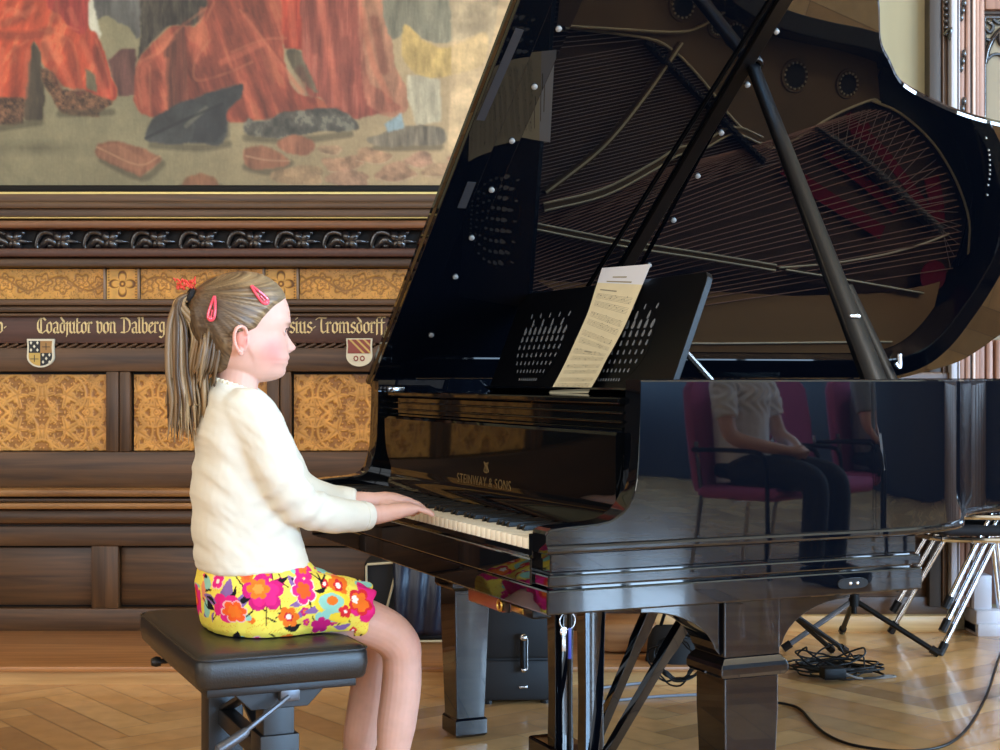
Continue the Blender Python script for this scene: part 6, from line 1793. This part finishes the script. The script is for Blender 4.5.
# ------------------------------------------------------------------ audience chairs and listeners, mirrored in the polished side of the piano
M_PURPLE = mat('purple_upholstery', (178, 88, 138), .85, bump=.15, bscale=300)
def hall_chair(x, y, label):
    t = thing('hall_chair', label, 'chair', (x, y, 0), 0, 'purple hall chairs of the audience row')
    mb = MB(); mb.loft([rrect(.22, .22, .05, .41), rrect(.24, .24, .05, .425), rrect(.24, .24, .05, .455), rrect(.225, .225, .05, .475)]); mb.build('seat', [M_PURPLE], t, 60)
    mb = MB(); rings = []
    for z_, yy, w_ in ((.44, -.235, .21), (.50, -.245, .225), (.80, -.285, .23), (.97, -.31, .215), (1.02, -.318, .16)):
        rings.append([(a, yy + b, z_) for a, b, _ in rrect(w_, .028, .02, 0, 3)])
    mb.loft(rings); mb.build('backrest', [M_PURPLE], t, 60)
    for s_ in (-1, 1):
        mb = MB(); mb.tube(spline([(s_*.25, -.24, .66), (s_*.26, -.05, .665), (s_*.26, .14, .66), (s_*.26, .20, .63), (s_*.255, .215, .50), (s_*.25, .22, .02)], 5), .012, 8); mb.build('armrest', [M_STAND], t)
        mb = MB(); mb.tube([(s_*.22, -.24, .70), (s_*.225, -.20, .42), (s_*.24, -.25, .02)], .012, 8); mb.build('leg', [M_CHROME], t)
    mb = MB(); mb.tube([(-.24, 0, .405), (.24, 0, .405)], .012, 8); mb.build('crossbar', [M_CHROME], t)
    return t
AX, AY = 4.60, .36
ch_labels = ['purple upholstered hall chair holding the listener in the white blouse', 'empty purple upholstered hall chair between the two listeners', 'purple upholstered hall chair holding the listener in the grey shirt']
hc = hall_chair(AX, AY, ch_labels[0])
for k, i in ((1, 1), (2, 2)):
    c_ = copy_tree(hc); c_.location = (AX + (.74 if i == 1 else 1.46), AY, 0); c_['label'] = ch_labels[k]

def listener(x, y, name_label, blouse, trousers, hairc, ruffle, paper):
    t = thing('person', name_label, 'person', (x, y, 0))
    b = MB()
    def tb(pts, n=12): S = spline([Vector(p[:3]) for p in pts], 5); R_ = [np.interp(i/5, range(len(pts)), [p[3] for p in pts]) for i in range(len(S))]; b.tube(S, [float(q) for q in R_], n)
    # facing +y, seated on 0.475
    tb([(0, -.05, .50, .12), (0, -.06, .60, .12), (0, -.075, .74, .125), (0, -.08, .90, .13), (0, -.07, 1.0, .12), (0, -.06, 1.06, .07), (0, -.05, 1.12, .052), (0, -.035, 1.17, .05)], 18)
    b.ell((0, -.01, 1.27), .075, .095, .115, None, 20, 16); b.ell((0, .085, 1.255), .014, .018, .022, None, 8, 6); b.ell((0, .03, 1.19), .045, .05, .035, None, 12, 8)
    for s_ in (-1, 1):
        b.ell((s_*.077, -.01, 1.26), .012, .022, .032, None, 10, 8)
        tb([(s_*.12, -.07, 1.02, .058), (s_*.185, -.07, .99, .056), (s_*.215, -.03, .86, .047), (s_*.225, .02, .735, .041), (s_*.16, .14, .69, .035), (s_*.06, .235, .665, .027), (s_*.045, .25, .662, .024)])
        hx_ = s_*.035
        tb([(s_*.05, .245, .66, .026), (s_*.025, .285, .655, .028), (s_*.012, .305, .65, .022)])
        for f in range(4): tb([(s_*.012, .305 - .006*f, .664 - .010*f, .009), (-s_*.016, .318 - .008*f, .660 - .011*f, .0088), (-s_*.040, .308 - .008*f, .654 - .011*f, .0075)], 8)
        tb([(s_*.035, .26, .672, .010), (s_*.018, .285, .684, .010), (-s_*.004, .297, .682, .008)], 8)
    me = remesh(b, .006, 4, .5, 'body'); me.materials.append(mat('listener_skin', (214, 166, 142), .5)); link('body', me, t)
    mb = MB()
    for s_ in (-1, 1): mb.mat(0); mb.ell((s_*.03, .074, 1.278), .0105, .0105, .0105, None, 10, 8); mb.mat(1); mb.ell((s_*.03, .083, 1.277), .005, .004, .005, None, 8, 6)
    mb.mat(2); mb.ell((0, .083, 1.212), .022, .008, .005, None, 10, 6); mb.build('facial_features', [M_EYEW, M_PUP, mat('listener_lips', (176, 92, 88), .5)], t)
    h = MB(); rings = []
    for i in range(12):
        a = pi*.02 + pi*.60*i/11; r_ = math.sin(a); z_ = 1.275 + .125*math.cos(a)
        rings.append([((.086*r_)*math.cos(q), -.02 + (.104*r_)*math.sin(q)*(1 if math.sin(q) < 0 else max(.4, .88 - .035*max(0, i - 5))), z_) for q in [2*pi*k/24 for k in range(24)]])
    h.loft(rings); h.build('hair', [mat('listener_hair', hairc, .5)], t, 180)
    c_ = MB()
    def tc(pts, n=14): S = spline([Vector(p[:3]) for p in pts], 5); R_ = [float(np.interp(i/5, range(len(pts)), [p[3] for p in pts])) for i in range(len(S))]; c_.tube(S, R_, n)
    tc([(0, -.05, .49, .155), (0, -.06, .60, .150), (0, -.075, .74, .146), (0, -.08, .88, .150), (0, -.075, .98, .145), (0, -.07, 1.04, .105), (0, -.063, 1.065, .072)], 20)
    for s_ in (-1, 1): tc([(s_*.10, -.07, 1.01, .068), (s_*.18, -.07, .995, .070), (s_*.21, -.04, .90, .063), (s_*.222, -.02, .83, .058)])
    me = remesh(c_, .007, 5, .5, 'shirt'); cc = coords(me); nn_ = norms(me); d_ = .006*(fbm(cc[:, 0]*18, cc[:, 2]*14, 61, 3) - .5)*2
    if ruffle:
        w_ = np.exp(-((cc[:, 2] - .95)/.09)**2)*(cc[:, 1] > -.08); d_ = d_ + w_*(.006 + .008*np.sin(cc[:, 0]*120 + 3*np.sin(cc[:, 2]*50)))
    me.vertices.foreach_set('co', (cc + nn_*d_[:, None]).ravel()); me.update(); me.materials.append(mat(name_label[:8] + '_shirt', blouse, .8)); link('shirt', me, t)
    p_ = MB()
    for s_ in (-1, 1):
        S = spline([(s_*.06, -.06, .545), (s_*.085, .08, .545), (s_*.10, .28, .545), (s_*.105, .40, .525), (s_*.105, .435, .46), (s_*.11, .43, .30), (s_*.115, .42, .10)], 5)
        rr_ = [.10, .098, .085, .072, .068, .066, .062]; p_.tube(S, [float(np.interp(i/5, range(7), rr_)) for i in range(len(S))], 14)
    p_.ell((0, -.07, .55), .17, .14, .085, None, 20, 12)
    me = remesh(p_, .008, 5, .5, 'trousers'); me.materials.append(mat(name_label[:8] + '_trousers', trousers, .75)); link('trousers', me, t)
    for s_ in (-1, 1):
        mb = MB(); S = spline([(s_*.115, .37, .05), (s_*.12, .44, .055), (s_*.125, .52, .04), (s_*.13, .60, .028)], 4); mb.tube(S, [float(np.interp(i/4, range(4), [.042, .046, .044, .028])) for i in range(len(S))], 12, True, 1.0); mb.build('shoe', [M_LACS], t)
    return t
listener(AX, AY - .03, 'listener in white ruffled blouse and dark trousers mirrored in the piano side', (240, 240, 244), (20, 21, 26), (92, 66, 46), True, False)
L2_ = listener(AX + 1.46, AY - .03, 'listener in grey shirt holding white paper mirrored in the piano side', (140, 146, 152), (30, 34, 46), (70, 56, 46), False, True)
pp = thing('programme', 'white sheet of paper held by the listener in grey', 'paper', (AX + 1.46, AY + .27, .69))
mb = MB(); R_ = Matrix.Rotation(-.9, 3, 'X')
mb.add([tuple(R_ @ Vector(p)) for p in ((-.10, -.02, 0), (.10, -.02, 0), (.10, .26, .01), (-.10, .26, .01), (-.10, -.02, .001), (.10, -.02, .001), (.10, .26, .011), (-.10, .26, .011))], [(0, 3, 2, 1), (4, 5, 6, 7), (0, 1, 5, 4), (1, 2, 6, 5), (2, 3, 7, 6), (3, 0, 4, 7)])
mb.build('page', [mat('programme_white', (232, 232, 236), .6)], pp)
# ------------------------------------------------------------------ light and camera
w = bpy.data.worlds.new('sky'); SC.world = w; w.use_nodes = True
bg = w.node_tree.nodes['Background']; bg.inputs['Color'].default_value = (0.62, 0.78, 1.0, 1); bg.inputs['Strength'].default_value = 1.0
# warm electric light of the hall
for (x, y, e) in LAMPS:
    l = bpy.data.lights.new('hall_lamp_fill', 'POINT'); l.energy = e; l.color = (1.0, 0.80, 0.55); l.shadow_soft_size = .35
    o = bpy.data.objects.new('hall_lamp_fill', l); COL.objects.link(o); o.location = (x, y, 4.3)
l = bpy.data.lights.new('hall_lamp_fill', 'POINT'); l.energy = 330; l.color = (.95, .97, 1.0); l.shadow_soft_size = .4  # cool fill added over the audience, no such lamp known
o = bpy.data.objects.new('hall_lamp_fill', l); COL.objects.link(o); o.location = (4.6, 2.6, 4.2)
cd = bpy.data.cameras.new('camera'); cd.sensor_width = 36; cd.sensor_fit = 'HORIZONTAL'; cd.lens = F/1000*36; cd.clip_start = .05; cd.clip_end = 60
cd.shift_y = (CY - 375)/1000.0
cam = bpy.data.objects.new('camera', cd); COL.objects.link(cam); cam.location = (0, 0, ZC); cam.rotation_euler = (pi/2, 0, 0); SC.camera = cam
SC.view_settings.view_transform = 'Standard'; SC.view_settings.look = 'None'; SC.view_settings.gamma = 1.0; SC.view_settings.use_curve_mapping = False
SC.view_settings.exposure = EXPO
SC.cycles.use_denoising = True
SC.cycles.max_bounces = 8; SC.cycles.glossy_bounces = 6; SC.cycles.diffuse_bounces = 4
SC.cycles.sample_clamp_indirect = 6.0
SC.cycles.caustics_reflective = False; SC.cycles.caustics_refractive = False
